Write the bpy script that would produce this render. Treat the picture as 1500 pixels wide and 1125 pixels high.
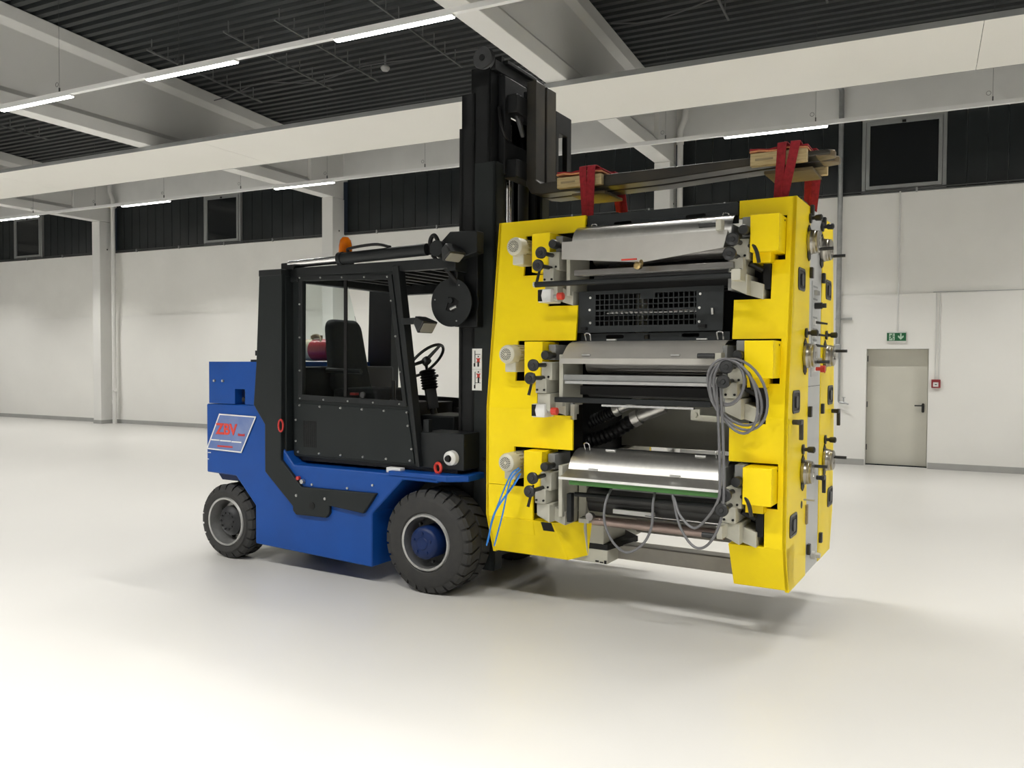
import bpy, bmesh, math, random
from mathutils import Vector, Matrix
from mathutils.geometry import tessellate_polygon
random.seed(7)
for o in list(bpy.data.objects): bpy.data.objects.remove(o)
SC = bpy.context.scene
COL = SC.collection
PI = math.pi
R = math.radians

# ------------------------------------------------------------------ camera
F_PX = 1213.0
cam_d = bpy.data.cameras.new('camera'); cam = bpy.data.objects.new('camera', cam_d); COL.objects.link(cam)
cam_d.sensor_fit = 'HORIZONTAL'; cam_d.sensor_width = 36.0; cam_d.lens = F_PX/1500*36.0
cam_d.clip_start = 0.05; cam_d.clip_end = 200
PITCH = math.atan(35.5/F_PX)
cam.matrix_world = (Matrix.Translation((0, 0, 1.8)) @ Matrix.Rotation(R(26.508), 4, 'Z')
                    @ Matrix.Rotation(PI/2-PITCH, 4, 'X') @ Matrix.Rotation(0.005, 4, 'Z'))
SC.camera = cam
# ------------------------------------------------------------------ world, exposure
w = bpy.data.worlds.new('night'); SC.world = w; w.use_nodes = True
w.node_tree.nodes['Background'].inputs[0].default_value = (0.012, 0.015, 0.02, 1)
w.node_tree.nodes['Background'].inputs[1].default_value = 0.3
SC.view_settings.view_transform = 'Standard'; SC.view_settings.look = 'None'
SC.view_settings.exposure = 1.1; SC.view_settings.gamma = 1.0; SC.view_settings.use_curve_mapping = False
LAMP = 9.0           # emission strength of every LED diffuser in the hall
LAMP_W = {'a': 25.0, 'b': 33.0, 'c': 50.0}   # downward beam of one LED lamp: front track, back track, tracks over and behind the viewer
LAMP_COL = (1.0, 0.985, 0.945)

# ------------------------------------------------------------------ materials
M = {}
def mat(name, col, rough=0.5, metal=0.0, var=0.0, vscale=6.0, bump=0.0, bscale=60.0, rvar=0.0, spec=None, trans=0.0, coat=0.0, col2=None, ior=None, stretch=None):
    m = bpy.data.materials.new(name); m.use_nodes = True
    nt = m.node_tree; b = nt.nodes['Principled BSDF']
    c4 = tuple(col)+(1,)
    b.inputs['Base Color'].default_value = c4
    b.inputs['Roughness'].default_value = rough
    b.inputs['Metallic'].default_value = metal
    if spec is not None: b.inputs['Specular IOR Level'].default_value = spec
    if ior: b.inputs['IOR'].default_value = ior
    if trans: b.inputs['Transmission Weight'].default_value = trans
    if coat: b.inputs['Coat Weight'].default_value = coat; b.inputs['Coat Roughness'].default_value = 0.1
    if var or bump or rvar:
        tc = nt.nodes.new('ShaderNodeTexCoord')
        src = tc.outputs['Object']
        if stretch:
            mp = nt.nodes.new('ShaderNodeMapping'); mp.inputs['Scale'].default_value = stretch
            nt.links.new(src, mp.inputs['Vector']); src = mp.outputs['Vector']
        n = nt.nodes.new('ShaderNodeTexNoise'); n.inputs['Scale'].default_value = vscale; n.inputs['Detail'].default_value = 6
        nt.links.new(src, n.inputs['Vector'])
        if var:
            r = nt.nodes.new('ShaderNodeValToRGB')
            r.color_ramp.elements[0].position = 0.3; r.color_ramp.elements[1].position = 0.7
            d = col2 if col2 else tuple(max(0, x*(1-var)) for x in col)
            r.color_ramp.elements[0].color = tuple(d)+(1,)
            r.color_ramp.elements[1].color = tuple(min(1, x*(1+var*0.5)) for x in col)+(1,)
            nt.links.new(n.outputs['Fac'], r.inputs['Fac']); nt.links.new(r.outputs['Color'], b.inputs['Base Color'])
        if rvar:
            mr = nt.nodes.new('ShaderNodeMapRange'); mr.inputs['To Min'].default_value = max(0.02, rough-rvar); mr.inputs['To Max'].default_value = min(1, rough+rvar)
            nt.links.new(n.outputs['Fac'], mr.inputs['Value']); nt.links.new(mr.outputs['Result'], b.inputs['Roughness'])
        if bump:
            n2 = nt.nodes.new('ShaderNodeTexNoise'); n2.inputs['Scale'].default_value = bscale; n2.inputs['Detail'].default_value = 4
            nt.links.new(src, n2.inputs['Vector'])
            bp = nt.nodes.new('ShaderNodeBump'); bp.inputs['Strength'].default_value = bump; bp.inputs['Distance'].default_value = 0.01
            nt.links.new(n2.outputs['Fac'], bp.inputs['Height']); nt.links.new(bp.outputs['Normal'], b.inputs['Normal'])
    M[name] = m
    return m
def emis(name, col, strength):
    m = bpy.data.materials.new(name); m.use_nodes = True
    nt = m.node_tree; nt.nodes.clear()
    e = nt.nodes.new('ShaderNodeEmission'); o = nt.nodes.new('ShaderNodeOutputMaterial')
    e.inputs[0].default_value = tuple(col)+(1,); e.inputs[1].default_value = strength
    nt.links.new(e.outputs[0], o.inputs[0]); M[name] = m
mat('floor', (0.59, 0.578, 0.552), 0.34, var=0.035, vscale=0.7, bump=0.02, bscale=40, rvar=0.07)
mat('wall', (0.86, 0.85, 0.815), 0.75, var=0.03, vscale=0.8, bump=0.04, bscale=25)
mat('wallup', (0.87, 0.86, 0.82), 0.8, var=0.04, vscale=1.2, bump=0.06, bscale=25)
mat('concrete', (0.74, 0.74, 0.72), 0.8, var=0.06, vscale=1.5, bump=0.08, bscale=20)
mat('beamwhite', (0.76, 0.755, 0.73), 0.7, var=0.04, vscale=1.0, bump=0.03)
mat('panelcream', (0.86, 0.845, 0.79), 0.6, var=0.015, vscale=0.6)
mat('deck', (0.030, 0.034, 0.036), 0.42, metal=0.0, var=0.25, vscale=1.5, rvar=0.1)
mat('endwall', (0.36, 0.36, 0.35), 0.8, var=0.05)
mat('skirting', (0.40, 0.40, 0.385), 0.5, var=0.05)
mat('uglass', (0.016, 0.020, 0.021), 0.32, var=0.25, vscale=2.0, spec=0.4)
mat('blackglass', (0.010, 0.012, 0.013), 0.08, var=0.1, vscale=2.0)
mat('seamgrey', (0.13, 0.14, 0.14), 0.5)
mat('alu', (0.33, 0.34, 0.335), 0.45, metal=0.4, var=0.05)
mat('galv', (0.42, 0.43, 0.43), 0.45, metal=0.7, var=0.15, vscale=12)
mat('railmetal', (0.20, 0.205, 0.205), 0.5, metal=0.5, var=0.1)
mat('hubdark', (0.022, 0.023, 0.025), 0.45, spec=0.4, var=0.2, vscale=12)
mat('darkmetal', (0.10, 0.105, 0.105), 0.5, metal=0.5, var=0.1)
mat('pvc', (0.74, 0.735, 0.71), 0.45, var=0.03)
mat('doorgrey', (0.64, 0.625, 0.55), 0.45, var=0.03, vscale=3)
mat('black', (0.006, 0.006, 0.0065), 0.45, spec=0.3, var=0.2, vscale=8)
mat('blackplastic', (0.020, 0.021, 0.022), 0.38, var=0.2, vscale=15)
mat('blackpaint', (0.013, 0.015, 0.016), 0.45, spec=0.3, var=0.18, vscale=5, bump=0.03, bscale=120, rvar=0.08)
mat('mastblack', (0.009, 0.010, 0.011), 0.5, spec=0.3, var=0.35, vscale=5, bump=0.05, bscale=60, rvar=0.12)
mat('greypaint', (0.015, 0.0185, 0.019), 0.5, spec=0.25, var=0.10, vscale=4, bump=0.03, bscale=140)
mat('blue', (0.005, 0.066, 0.315), 0.40, spec=0.28, var=0.10, vscale=3, bump=0.02, bscale=90, rvar=0.08)
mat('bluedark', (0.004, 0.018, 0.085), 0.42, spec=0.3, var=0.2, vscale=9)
mat('rubber', (0.020, 0.020, 0.020), 0.72, var=0.35, vscale=14, bump=0.1, bscale=90, col2=(0.034, 0.033, 0.031))
mat('steelrim', (0.50, 0.50, 0.49), 0.38, metal=0.85, var=0.2, vscale=14)
mat('gunmetal', (0.07, 0.072, 0.075), 0.4, metal=0.6, var=0.2, vscale=12)
mat('chrome', (0.80, 0.80, 0.80), 0.12, metal=1.0)
mat('brushed', (0.60, 0.59, 0.56), 0.36, metal=0.95, var=0.07, vscale=40, rvar=0.04)
mat('satin', (0.50, 0.485, 0.45), 0.52, metal=0.55, var=0.06, vscale=9, rvar=0.05)
mat('dialsteel', (0.40, 0.38, 0.34), 0.30, metal=0.95, var=0.12, vscale=20)
mat('guardgrey', (0.026, 0.030, 0.032), 0.5, spec=0.3, var=0.1)
mat('plankshade', (0.15, 0.115, 0.06), 0.8, var=0.3, vscale=9, stretch=(1, 10, 10))  # plank wood darkened, the shade of the underside is in its colour
mat('stainless', (0.60, 0.59, 0.56), 0.40, metal=0.9, var=0.05, vscale=7, rvar=0.08)
mat('yellow', (0.97, 0.73, 0.002), 0.40, spec=0.3, var=0.04, vscale=3, bump=0.015, bscale=100, rvar=0.06)
mat('yellowbox', (0.97, 0.72, 0.002), 0.38, spec=0.3, var=0.03, vscale=3)
mat('cream', (0.50, 0.49, 0.415), 0.42, var=0.06, vscale=9, bump=0.03, bscale=80)
mat('creamshade', (0.36, 0.34, 0.30), 0.5, var=0.1, vscale=8)  # cream of the cross beams, browned to hold the floor shadow in its colour
mat('motorcream', (0.62, 0.60, 0.49), 0.42, var=0.05, vscale=9)
mat('machinegrey', (0.52, 0.525, 0.515), 0.4, var=0.03)
mat('plategrey', (0.47, 0.475, 0.47), 0.38, var=0.02)
mat('castgrey', (0.25, 0.255, 0.25), 0.5, var=0.1)
mat('rollersteel', (0.30, 0.29, 0.28), 0.28, metal=0.9, var=0.15, vscale=6, stretch=(1, 6, 6))
mat('rollerdark', (0.05, 0.05, 0.05), 0.4, var=0.2)
mat('copper', (0.40, 0.31, 0.28), 0.3, metal=0.85, var=0.2, vscale=6, stretch=(1, 6, 6))
mat('brass', (0.62, 0.46, 0.20), 0.3, metal=0.9, var=0.2, vscale=30)
mat('green', (0.05, 0.17, 0.035), 0.5, var=0.1)
mat('red', (0.55, 0.035, 0.03), 0.35, var=0.1)
mat('redbright', (0.66, 0.05, 0.03), 0.4, var=0.05)
mat('slingred', (0.34, 0.016, 0.026), 0.85, var=0.3, vscale=40, bump=0.3, bscale=300)
mat('wood', (0.52, 0.42, 0.23), 0.7, var=0.25, vscale=9, bump=0.08, stretch=(1, 10, 10), col2=(0.40, 0.30, 0.15))
mat('wooddark', (0.30, 0.24, 0.14), 0.75, var=0.3, vscale=9, stretch=(1, 10, 10))
mat('orange', (0.62, 0.26, 0.12), 0.8, var=0.2, vscale=30)
mat('forksteel', (0.030, 0.030, 0.028), 0.42, metal=0.4, var=0.5, vscale=5, rvar=0.15, col2=(0.055, 0.047, 0.035))
mat('forktip', (0.17, 0.13, 0.08), 0.5, metal=0.5, var=0.4, vscale=12)
mat('white', (0.78, 0.78, 0.76), 0.4)
mat('whitepaint', (0.80, 0.80, 0.79), 0.45)
mat('cablegrey', (0.15, 0.15, 0.157), 0.45)
mat('strapblue', (0.02, 0.20, 0.62), 0.4)
mat('exitgreen', (0.012, 0.13, 0.05), 0.4)
mat('exitwhite', (0.50, 0.66, 0.53), 0.5)
mat('alarmred', (0.26, 0.018, 0.025), 0.35)
mat('amber', (0.85, 0.22, 0.005), 0.12, trans=0.55, ior=1.3)
mat('decal', (0.055, 0.10, 0.27), 0.4, spec=0.3, var=0.9, vscale=4, col2=(0.20, 0.26, 0.46))
mat('seatcloth', (0.030, 0.032, 0.034), 0.85, var=0.2, vscale=30, bump=0.2, bscale=200)
mat('lens', (0.30, 0.29, 0.26), 0.2, spec=0.5)
mat('glass', (0.80, 0.86, 0.84), 0.02, trans=1.0, ior=1.08)
mat('cabinblack', (0.010, 0.010, 0.011), 0.6, var=0.2)
mat('cylred', (0.42, 0.03, 0.045), 0.3, var=0.1)
mat('paperlabel', (0.62, 0.58, 0.42), 0.6)
emis('led', LAMP_COL, LAMP)

# ------------------------------------------------------------------ mesh helpers
def basis(d):
    d = Vector(d).normalized()
    a = Vector((0, 0, 1)) if abs(d.z) < 0.9 else Vector((1, 0, 0))
    x = a.cross(d).normalized(); y = d.cross(x).normalized()
    return x, y, d
class MB:
    def __init__(s): s.v = []; s.f = []
    def add(s, vs, fs):
        n = len(s.v); s.v += [tuple(p) for p in vs]; s.f += [tuple(i+n for i in f) for f in fs]; return s
    def box(s, x0, x1, y0, y1, z0, z1, T=None):
        vs = [Vector((x, y, z)) for x in (x0, x1) for y in (y0, y1) for z in (z0, z1)]
        if T is not None: vs = [T @ p for p in vs]
        return s.add(vs, [(0, 1, 3, 2), (4, 6, 7, 5), (0, 4, 5, 1), (2, 3, 7, 6), (0, 2, 6, 4), (1, 5, 7, 3)])
    def cbox(s, c, sx, sy, sz, T=None):
        return s.box(c[0]-sx/2, c[0]+sx/2, c[1]-sy/2, c[1]+sy/2, c[2]-sz/2, c[2]+sz/2, T)
    def prism(s, poly, f0, f1, holes=()):
        loops = [list(poly)]+[list(h) for h in holes]
        flat = [p for l in loops for p in l]; n = len(flat)
        vs = [f0(*p) for p in flat]+[f1(*p) for p in flat]
        if holes: tr = tessellate_polygon([[Vector((p[0], p[1], 0)) for p in l] for l in loops]); fs = [tuple(t) for t in tr]+[tuple(i+n for i in reversed(t)) for t in tr]
        else: fs = [tuple(range(n)), tuple(range(2*n-1, n-1, -1))]
        k = 0
        for l in loops:
            m_ = len(l)
            for i in range(m_): a = k+i; b = k+(i+1) % m_; fs.append((a, b, b+n, a+n))
            k += m_
        return s.add(vs, fs)
    def px(s, poly, x0, x1, holes=()): return s.prism(poly, lambda a, b: (x0, a, b), lambda a, b: (x1, a, b), holes)
    def py(s, poly, y0, y1, holes=()): return s.prism(poly, lambda a, b: (a, y0, b), lambda a, b: (a, y1, b), holes)
    def pz(s, poly, z0, z1, holes=()): return s.prism(poly, lambda a, b: (a, b, z0), lambda a, b: (a, b, z1), holes)
    def cyl(s, p0, p1, r0, r1=None, n=16):
        r1 = r0 if r1 is None else r1
        p0 = Vector(p0); p1 = Vector(p1); x, y, d = basis(p1-p0)
        vs = []
        for p, r in ((p0, r0), (p1, r1)):
            for i in range(n): a = 2*PI*i/n; vs.append(p+x*math.cos(a)*r+y*math.sin(a)*r)
        fs = [(i, (i+1) % n, n+(i+1) % n, n+i) for i in range(n)]+[tuple(range(n-1, -1, -1)), tuple(range(n, 2*n))]
        return s.add(vs, fs)
    def lathe(s, prof, o, d, n=24, closed=False, caps=True):
        o = Vector(o); x, y, d = basis(d); k = len(prof); vs = []
        for r, h in prof:
            for i in range(n): a = 2*PI*i/n; vs.append(o+d*h+x*math.cos(a)*r+y*math.sin(a)*r)
        fs = []
        for j in range(k if closed else k-1):
            q = (j+1) % k
            for i in range(n): fs.append((j*n+i, j*n+(i+1) % n, q*n+(i+1) % n, q*n+i))
        if not closed and caps:
            if prof[0][0] > 1e-5: fs.append(tuple(range(n-1, -1, -1)))
            if prof[-1][0] > 1e-5: fs.append(tuple(range((k-1)*n, k*n)))
        return s.add(vs, fs)
    def tube(s, pts, r, n=8, closed=False, flat=1.0):
        pts = [Vector(p) for p in pts]; k = len(pts); vs = []; px = None
        for j, p in enumerate(pts):
            a = pts[(j-1) % k] if (closed or j > 0) else p
            b = pts[(j+1) % k] if (closed or j < k-1) else p
            d = (b-a).normalized()
            if px is None: x, y, _ = basis(d)
            else:
                x = (px-d*px.dot(d)).normalized(); y = d.cross(x)
            px = x
            rr = r[j] if isinstance(r, (list, tuple)) else r
            for i in range(n): t = 2*PI*i/n; vs.append(p+x*math.cos(t)*rr+y*math.sin(t)*rr*flat)
        fs = []
        for j in range(k if closed else k-1):
            q = (j+1) % k
            for i in range(n): fs.append((j*n+i, j*n+(i+1) % n, q*n+(i+1) % n, q*n+i))
        if not closed: fs += [tuple(range(n-1, -1, -1)), tuple(range((k-1)*n, k*n))]
        return s.add(vs, fs)
    def strip(s, pts, wdir, width, th):
        # a flat band following pts; wdir = direction of its width
        pts = [Vector(p) for p in pts]; wv = Vector(wdir).normalized(); vs = []
        for j, p in enumerate(pts):
            a = pts[max(0, j-1)]; b = pts[min(len(pts)-1, j+1)]; d = (b-a).normalized(); nn = d.cross(wv).normalized()
            for su, sn in ((-1, -1), (1, -1), (1, 1), (-1, 1)): vs.append(p+wv*su*width/2+nn*sn*th/2)
        fs = [(0, 1, 2, 3), tuple(len(vs)-4+i for i in (3, 2, 1, 0))]
        for j in range(len(pts)-1):
            for i in range(4): a = j*4+i; b = j*4+(i+1) % 4; fs.append((a, b, b+4, a+4))
        return s.add(vs, fs)
    def build(s, name, m, parent=None, bev=0.0, smooth=True, seg=2, ang=35):
        me = bpy.data.meshes.new(name); me.from_pydata(s.v, [], s.f)
        bm = bmesh.new(); bm.from_mesh(me); bmesh.ops.recalc_face_normals(bm, faces=bm.faces); bm.to_mesh(me); bm.free()
        me.materials.append(M[m])
        if smooth:
            me.polygons.foreach_set('use_smooth', [True]*len(me.polygons)); me.set_sharp_from_angle(angle=R(ang))
        o = bpy.data.objects.new(name, me); COL.objects.link(o)
        if parent is not None: o.parent = parent
        if bev:
            b = o.modifiers.new('bevel', 'BEVEL'); b.width = bev; b.segments = seg; b.limit_method = 'ANGLE'; b.angle_limit = R(40)
        return o
def smoothpts(P, n=8, closed=False):
    P = [Vector(p) for p in P]; k = len(P); out = []
    for i in range(k if closed else k-1):
        p0 = P[(i-1) % k] if (closed or i > 0) else P[i]*2-P[i+1]
        p1 = P[i]; p2 = P[(i+1) % k]
        p3 = P[(i+2) % k] if (closed or i+2 < k) else p2*2-p1
        for j in range(n):
            t = j/n
            out.append(0.5*((2*p1)+(p2-p0)*t+(2*p0-5*p1+4*p2-p3)*t*t+(3*p1-p0-3*p2+p3)*t**3))
    if not closed: out.append(P[-1])
    return out
def rrect(x0, x1, y0, y1, r, n=4):
    out = []
    for cx, cy, a0 in ((x1-r, y1-r, 0), (x0+r, y1-r, 90), (x0+r, y0+r, 180), (x1-r, y0+r, 270)):
        for i in range(n+1): a = R(a0+90*i/n); out.append((cx+r*math.cos(a), cy+r*math.sin(a)))
    return out
def circ(cx, cy, r, n=20): return [(cx+r*math.cos(2*PI*i/n), cy+r*math.sin(2*PI*i/n)) for i in range(n)]
def tag(o, label, cat, group=None, kind=None):
    o['label'] = label; o['category'] = cat
    if group: o['group'] = group
    if kind: o['kind'] = kind
    return o
def thing(name, label, cat, loc=(0, 0, 0), rz=0.0, group=None):
    o = bpy.data.objects.new(name, None); o.empty_display_size = 0.1; COL.objects.link(o)
    o.location = loc; o.rotation_euler = (0, 0, rz)
    return tag(o, label, cat, group)
def struct(o, label, cat):
    o['kind'] = 'structure'; o['label'] = label; o['category'] = cat; return o
def copy_tree(o, parent=None):
    c = o.copy(); COL.objects.link(c); c.parent = parent
    for ch in list(o.children): copy_tree(ch, c)
    return c
def text(name, s_, size, m, T, parent, ext=0.001, align='LEFT', sx=1.0, bold=0.0):
    cu = bpy.data.curves.new(name, 'FONT'); cu.body = s_; cu.size = size; cu.extrude = ext; cu.align_x = align; cu.offset = bold
    to = bpy.data.objects.new('tmp_text', cu); COL.objects.link(to)
    me = bpy.data.meshes.new_from_object(to.evaluated_get(bpy.context.evaluated_depsgraph_get()))
    bpy.data.objects.remove(to); bpy.data.curves.remove(cu)
    me.transform(Matrix.Diagonal((sx, 1, 1, 1))); me.transform(T)
    me.materials.clear(); me.materials.append(M[m]); me.name = name
    o = bpy.data.objects.new(name, me); COL.objects.link(o)
    if parent is not None: o.parent = parent
    return o
FRONT = Matrix.Rotation(PI/2, 4, 'X')     # text lying in XY -> standing, readable from -Y

# ================================================================== THE HALL
X0, X1, Y0, YW = -34.0, 12.0, -12.0, 15.6
def ztop(y): return 7.35-0.047*y
struct(MB().box(X0, X1, Y0, YW+0.1, -0.2, 0).build('floor', 'floor'), 'pale grey epoxy floor of the hall', 'floor')
# back wall, lower part (slightly proud) around the door, upper part, lintel
DX0, DX1, DZ = -0.925, 0.062, 2.03
wb = MB()
wb.box(X0, DX0, YW-0.04, YW+0.25, 0, 2.95).box(DX1, X1, YW-0.04, YW+0.25, 0, 2.95).box(DX0, DX1, YW-0.04, YW+0.25, DZ, 2.95)
wbo = struct(wb.build('wall_back', 'wall'), 'white plastered back wall of the hall', 'wall')
MB().box(X0, X1, YW, YW+0.25, 2.95, 4.69).build('upper_wall_band', 'wallup', wbo)
MB().box(X0, X1, YW-0.06, YW+0.25, 5.975, 7.2).build('lintel_beam', 'concrete', wbo)
struct(MB().box(X0-0.2, X0, Y0, YW+0.2, 0, 8.2).build('wall_left', 'endwall'), 'grey end wall beyond the left of the picture', 'wall')
struct(MB().box(X1, X1+0.2, Y0, YW+0.2, 0, 8.2).build('wall_right', 'endwall'), 'grey end wall beyond the right of the picture', 'wall')
struct(MB().box(X0, X1, Y0-0.2, Y0, 0, 8.2).build('wall_front', 'endwall'), 'grey wall behind the viewer', 'wall')
# skirting strips
bb = MB(); bb.box(X0, DX0-0.0, YW-0.052, YW-0.038, 0, 0.105)
struct(bb.build('baseboard_back', 'skirting'), 'grey coved skirting along the back wall left of the door', 'baseboard')
struct(MB().box(DX1, X1, YW-0.052, YW-0.038, 0, 0.105).build('baseboard_right', 'skirting'), 'grey coved skirting along the back wall right of the door', 'baseboard')
# corrugated roof deck
dk = MB(); pts = []
y = Y0; per = 0.19
while y < YW+0.1:
    z = ztop(y)+0.01
    pts += [(y, z), (y+0.095, z), (y+0.110, z+0.05), (y+0.175, z+0.05)]
    y += per
vs = [(X0, a, b) for a, b in pts]+[(X1, a, b) for a, b in pts]; n = len(pts)
dk.add(vs, [(i, i+1, n+i+1, n+i) for i in range(n-1)])
struct(dk.build('ceiling', 'deck', smooth=False), 'dark corrugated steel roof deck', 'ceiling')
# concrete I-section roof beams on columns
BX = [-28.1, -20.2, -12.3, -4.45, 3.4, 11.0]
def ibeam(x):
    mb = MB()
    sec = lambda zt: [(-.155, 5.5), (.155, 5.5), (.155, 5.70), (.07, 5.79), (.07, zt-.30), (.155, zt-.20), (.155, zt), (-.155, zt), (-.155, zt-.20), (-.07, zt-.30), (-.07, 5.79), (-.155, 5.70)]
    ys = [Y0, 14.4]; A = [(x+a, ys[0], b) for a, b in sec(ztop(Y0))]; B = [(x+a, ys[1], b) for a, b in sec(ztop(14.4))]; k = len(A)
    mb.add(A+B, [tuple(range(k)), tuple(range(2*k-1, k-1, -1))]+[(i, (i+1) % k, k+(i+1) % k, k+i) for i in range(k)])
    mb.prism([(-.155, 5.5), (.155, 5.5), (.155, 6.0), (-.155, 6.0)], lambda a, b: (x+a, 14.4, b if b < 5.9 else ztop(14.4)), lambda a, b: (x+a, YW-.05, b if b < 5.9 else ztop(YW)))
    return mb
names = {-28.1: 'white concrete roof beam furthest left', -20.2: 'white concrete roof beam over the column with the left rain pipe', -12.3: 'white concrete roof beam over the column behind the amber beacon', -4.45: 'white concrete roof beam passing behind the top of the mast', 3.4: 'white concrete roof beam to the right of the picture', 11.0: 'white concrete roof beam at the right end of the hall'}
for x in BX: struct(ibeam(x).build('roof_beam', 'beamwhite', bev=0.008), names[x], 'beam')
cn = {-28.1: 'white concrete column furthest left', -20.2: 'white concrete column beside the left rain pipe', -12.3: 'white concrete column behind the amber beacon', -4.45: 'white concrete column behind the forks', 3.4: 'white concrete column right of the picture', 11.0: 'white concrete column at the right end'}
for x in BX[:5]:
    c = struct(MB().box(x-.155, x+.155, 15.15, YW-.03, 0.0, 5.495).build('column', 'beamwhite', bev=0.01), cn[x], 'column')
    MB().box(x-.16, x+.16, 15.143, YW-.04, 0, 0.1).build('column_skirting', 'skirting', c)
    MB().cyl((x+.156, 15.38, 4.75), (x+.16, 15.38, 4.75), 0.02).build('anchor_hole', 'black', c)
# glazed bands: dark channel glass panes and casement windows, one band per bay
def window_band(idx, xa, xb, cas, label):
    o = bpy.data.objects.new('window_%d' % idx, None); COL.objects.link(o); o.location = (xa, YW, 4.69); struct(o, label, 'window')
    L = xb-xa
    MB().box(0, L, 0.10, 0.12, 0.0, 1.285).build('seam_backing', 'seamgrey', o)
    spans = []
    if cas:
        c0, c1 = cas[0]-xa, cas[1]-xa; spans = [(0, c0), (c1, L)]
    else: spans = [(0, L)]
    pm = None
    for s0, s1 in spans:
        k = max(1, round((s1-s0)/0.31)); wd = (s1-s0)/k
        for i in range(k):
            mb = MB(); g = 0.007
            mb.prism([(g, 0.07), (wd-g, 0.07), (wd-g, 0.10), (wd-g-.012, 0.10), (wd-g-.012, 0.084), (g+.012, 0.084), (g+.012, 0.10), (g, 0.10)], lambda a, b: (s0+i*wd+a, b, 0.02), lambda a, b: (s0+i*wd+a, b, 1.28))
            mb.build('pane', 'uglass', o, smooth=False)
    if cas:
        fr = MB(); fr.py([(c0, 0.0), (c1, 0.0), (c1, 1.285), (c0, 1.285)], 0.0, 0.09, holes=[[(c0+.06, .06), (c1-.06, .06), (c1-.06, 1.225), (c0+.06, 1.225)]])
        f = fr.build('casement_frame', 'alu', o, bev=0.006)
        sa = MB(); sa.py([(c0+.065, .065), (c1-.065, .065), (c1-.065, 1.22), (c0+.065, 1.22)], -0.015, 0.06, holes=[[(c0+.125, .125), (c1-.125, .125), (c1-.125, 1.16), (c0+.125, 1.16)]])
        sa.build('sash', 'alu', f, bev=0.005)
        MB().box(c0+.12, c1-.12, .02, .03, .12, 1.165).build('glass_pane', 'blackglass', f, smooth=False)
        MB().box((c0+c1)/2-.03, (c0+c1)/2+.03, -.03, -.01, 1.16, 1.2).build('latch', 'black', f)
    s = MB(); s.tube([(0, -.02, -.005), (L, -.02, -.005)], 0.016).tube([(0, -.02, .035), (L, -.02, .035)], 0.012)
    s.build('cable_conduit', 'darkmetal', o)
    x = 0.9
    while x < L: MB().box(x-.015, x+.015, -.04, 0.0, -.03, .05).build('conduit_clip', 'galv', o); x += 1.6
window_band(1, -27.9, -20.37, (-24.45, -23.15), 'dark glazed band with a casement window furthest left')
window_band(2, -20.03, -12.47, (-16.66, -15.40), 'dark glazed band with a casement window between the two left columns')
window_band(3, -12.13, -4.62, None, 'dark glazed band of channel glass behind the mast')
window_band(4, -4.28, 3.22, (-1.04, 0.26), 'dark glazed band with a large casement window above the door')
# ------------------------------------------------------------------ door
d = bpy.data.objects.new('door_1', None); COL.objects.link(d); d.location = (DX0, YW-.04, 0); struct(d, 'grey steel fire door in the back wall', 'door')
W = DX1-DX0
MB().py([(0, 0), (0.012, 0), (0.012, DZ-.012), (W-.012, DZ-.012), (W-.012, 0), (W, 0), (W, DZ), (0, DZ)], 0.0, 0.29).build('door_jamb', 'wall', d)
MB().box(0, W, 0.285, 0.30, 0, DZ).build('door_frame', 'doorgrey', d)
leaf = MB().box(0.018, W-.018, 0.245, 0.285, 0.008, DZ-.016).build('door_leaf', 'doorgrey', d, bev=0.003)
h = MB(); h.py(rrect(W-.105, W-.062, .93, 1.09, .02), 0.228, 0.245); h.build('handle_plate', 'blackplastic', leaf)
h = MB(); h.tube(smoothpts([(W-.083, 0.235, 1.05), (W-.083, 0.19, 1.05), (W-.10, 0.18, 1.05), (W-.215, 0.18, 1.05)], 5), 0.011); h.build('door_handle', 'blackplastic', leaf)
for z in (0.25, 1.0, 1.8): MB().cyl((0.022, 0.238, z), (0.022, 0.238, z+.1), .009).build('hinge', 'darkmetal', leaf)
# ------------------------------------------------------------------ exit sign, alarm, conduits, pipes
e = thing('exit_sign', 'green emergency exit sign with running man and down arrow above the grey door', 'sign', (-0.445, YW-.04, 2.135))
MB().box(-.15, .15, -.045, 0, 0.0, .175).build('sign_housing', 'white', e, bev=0.006)
MB().box(-.148, .148, -.049, -.045, 0.018, .155).build('sign_face', 'exitgreen', e)
MB().box(-.115, -.028, -.052, -.049, 0.028, .145).build('door_symbol', 'exitwhite', e)
man = MB()
for pl in ([(-.083, .118), (-.063, .118), (-.058, .072), (-.085, .075)], [(-.085, .078), (-.068, .078), (-.086, .052), (-.111, .052), (-.111, .062), (-.094, .062)], [(-.076, .078), (-.06, .078), (-.045, .056), (-.05, .03), (-.062, .03), (-.058, .055)], [(-.066, .112), (-.06, .102), (-.036, .088), (-.033, .096), (-.05, .106)], [(-.085, .115), (-.083, .105), (-.1, .085), (-.108, .09), (-.098, .108)], circ(-.062, .131, .011, 10)): man.py(pl, -.0545, -.052)
man.build('running_man', 'exitgreen', e, smooth=False)
ar = MB(); ar.py([(.055, .145), (.077, .145), (.077, .085), (.103, .112), (.11, .1), (.11, .082), (.066, .038), (.022, .082), (.022, .1), (.029, .112), (.055, .085)], -.053, -.049); ar.build('down_arrow', 'exitwhite', e, smooth=False)
MB().cyl((.005, -.02, .18), (.005, -.02, 2.55), .013).build('tmp', 'pvc')
bpy.data.objects['tmp'].name = 'conduit_pipe'; cp = bpy.data.objects['conduit_pipe']; cp.location = (-.435, YW-.02, 2.135)
tag(cp, 'thin grey conduit running down the wall to the exit sign', 'conduit')
a = thing('fire_alarm_box', 'small red fire alarm call point right of the grey door', 'alarm', (0.165, YW-.04, 1.365))
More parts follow.
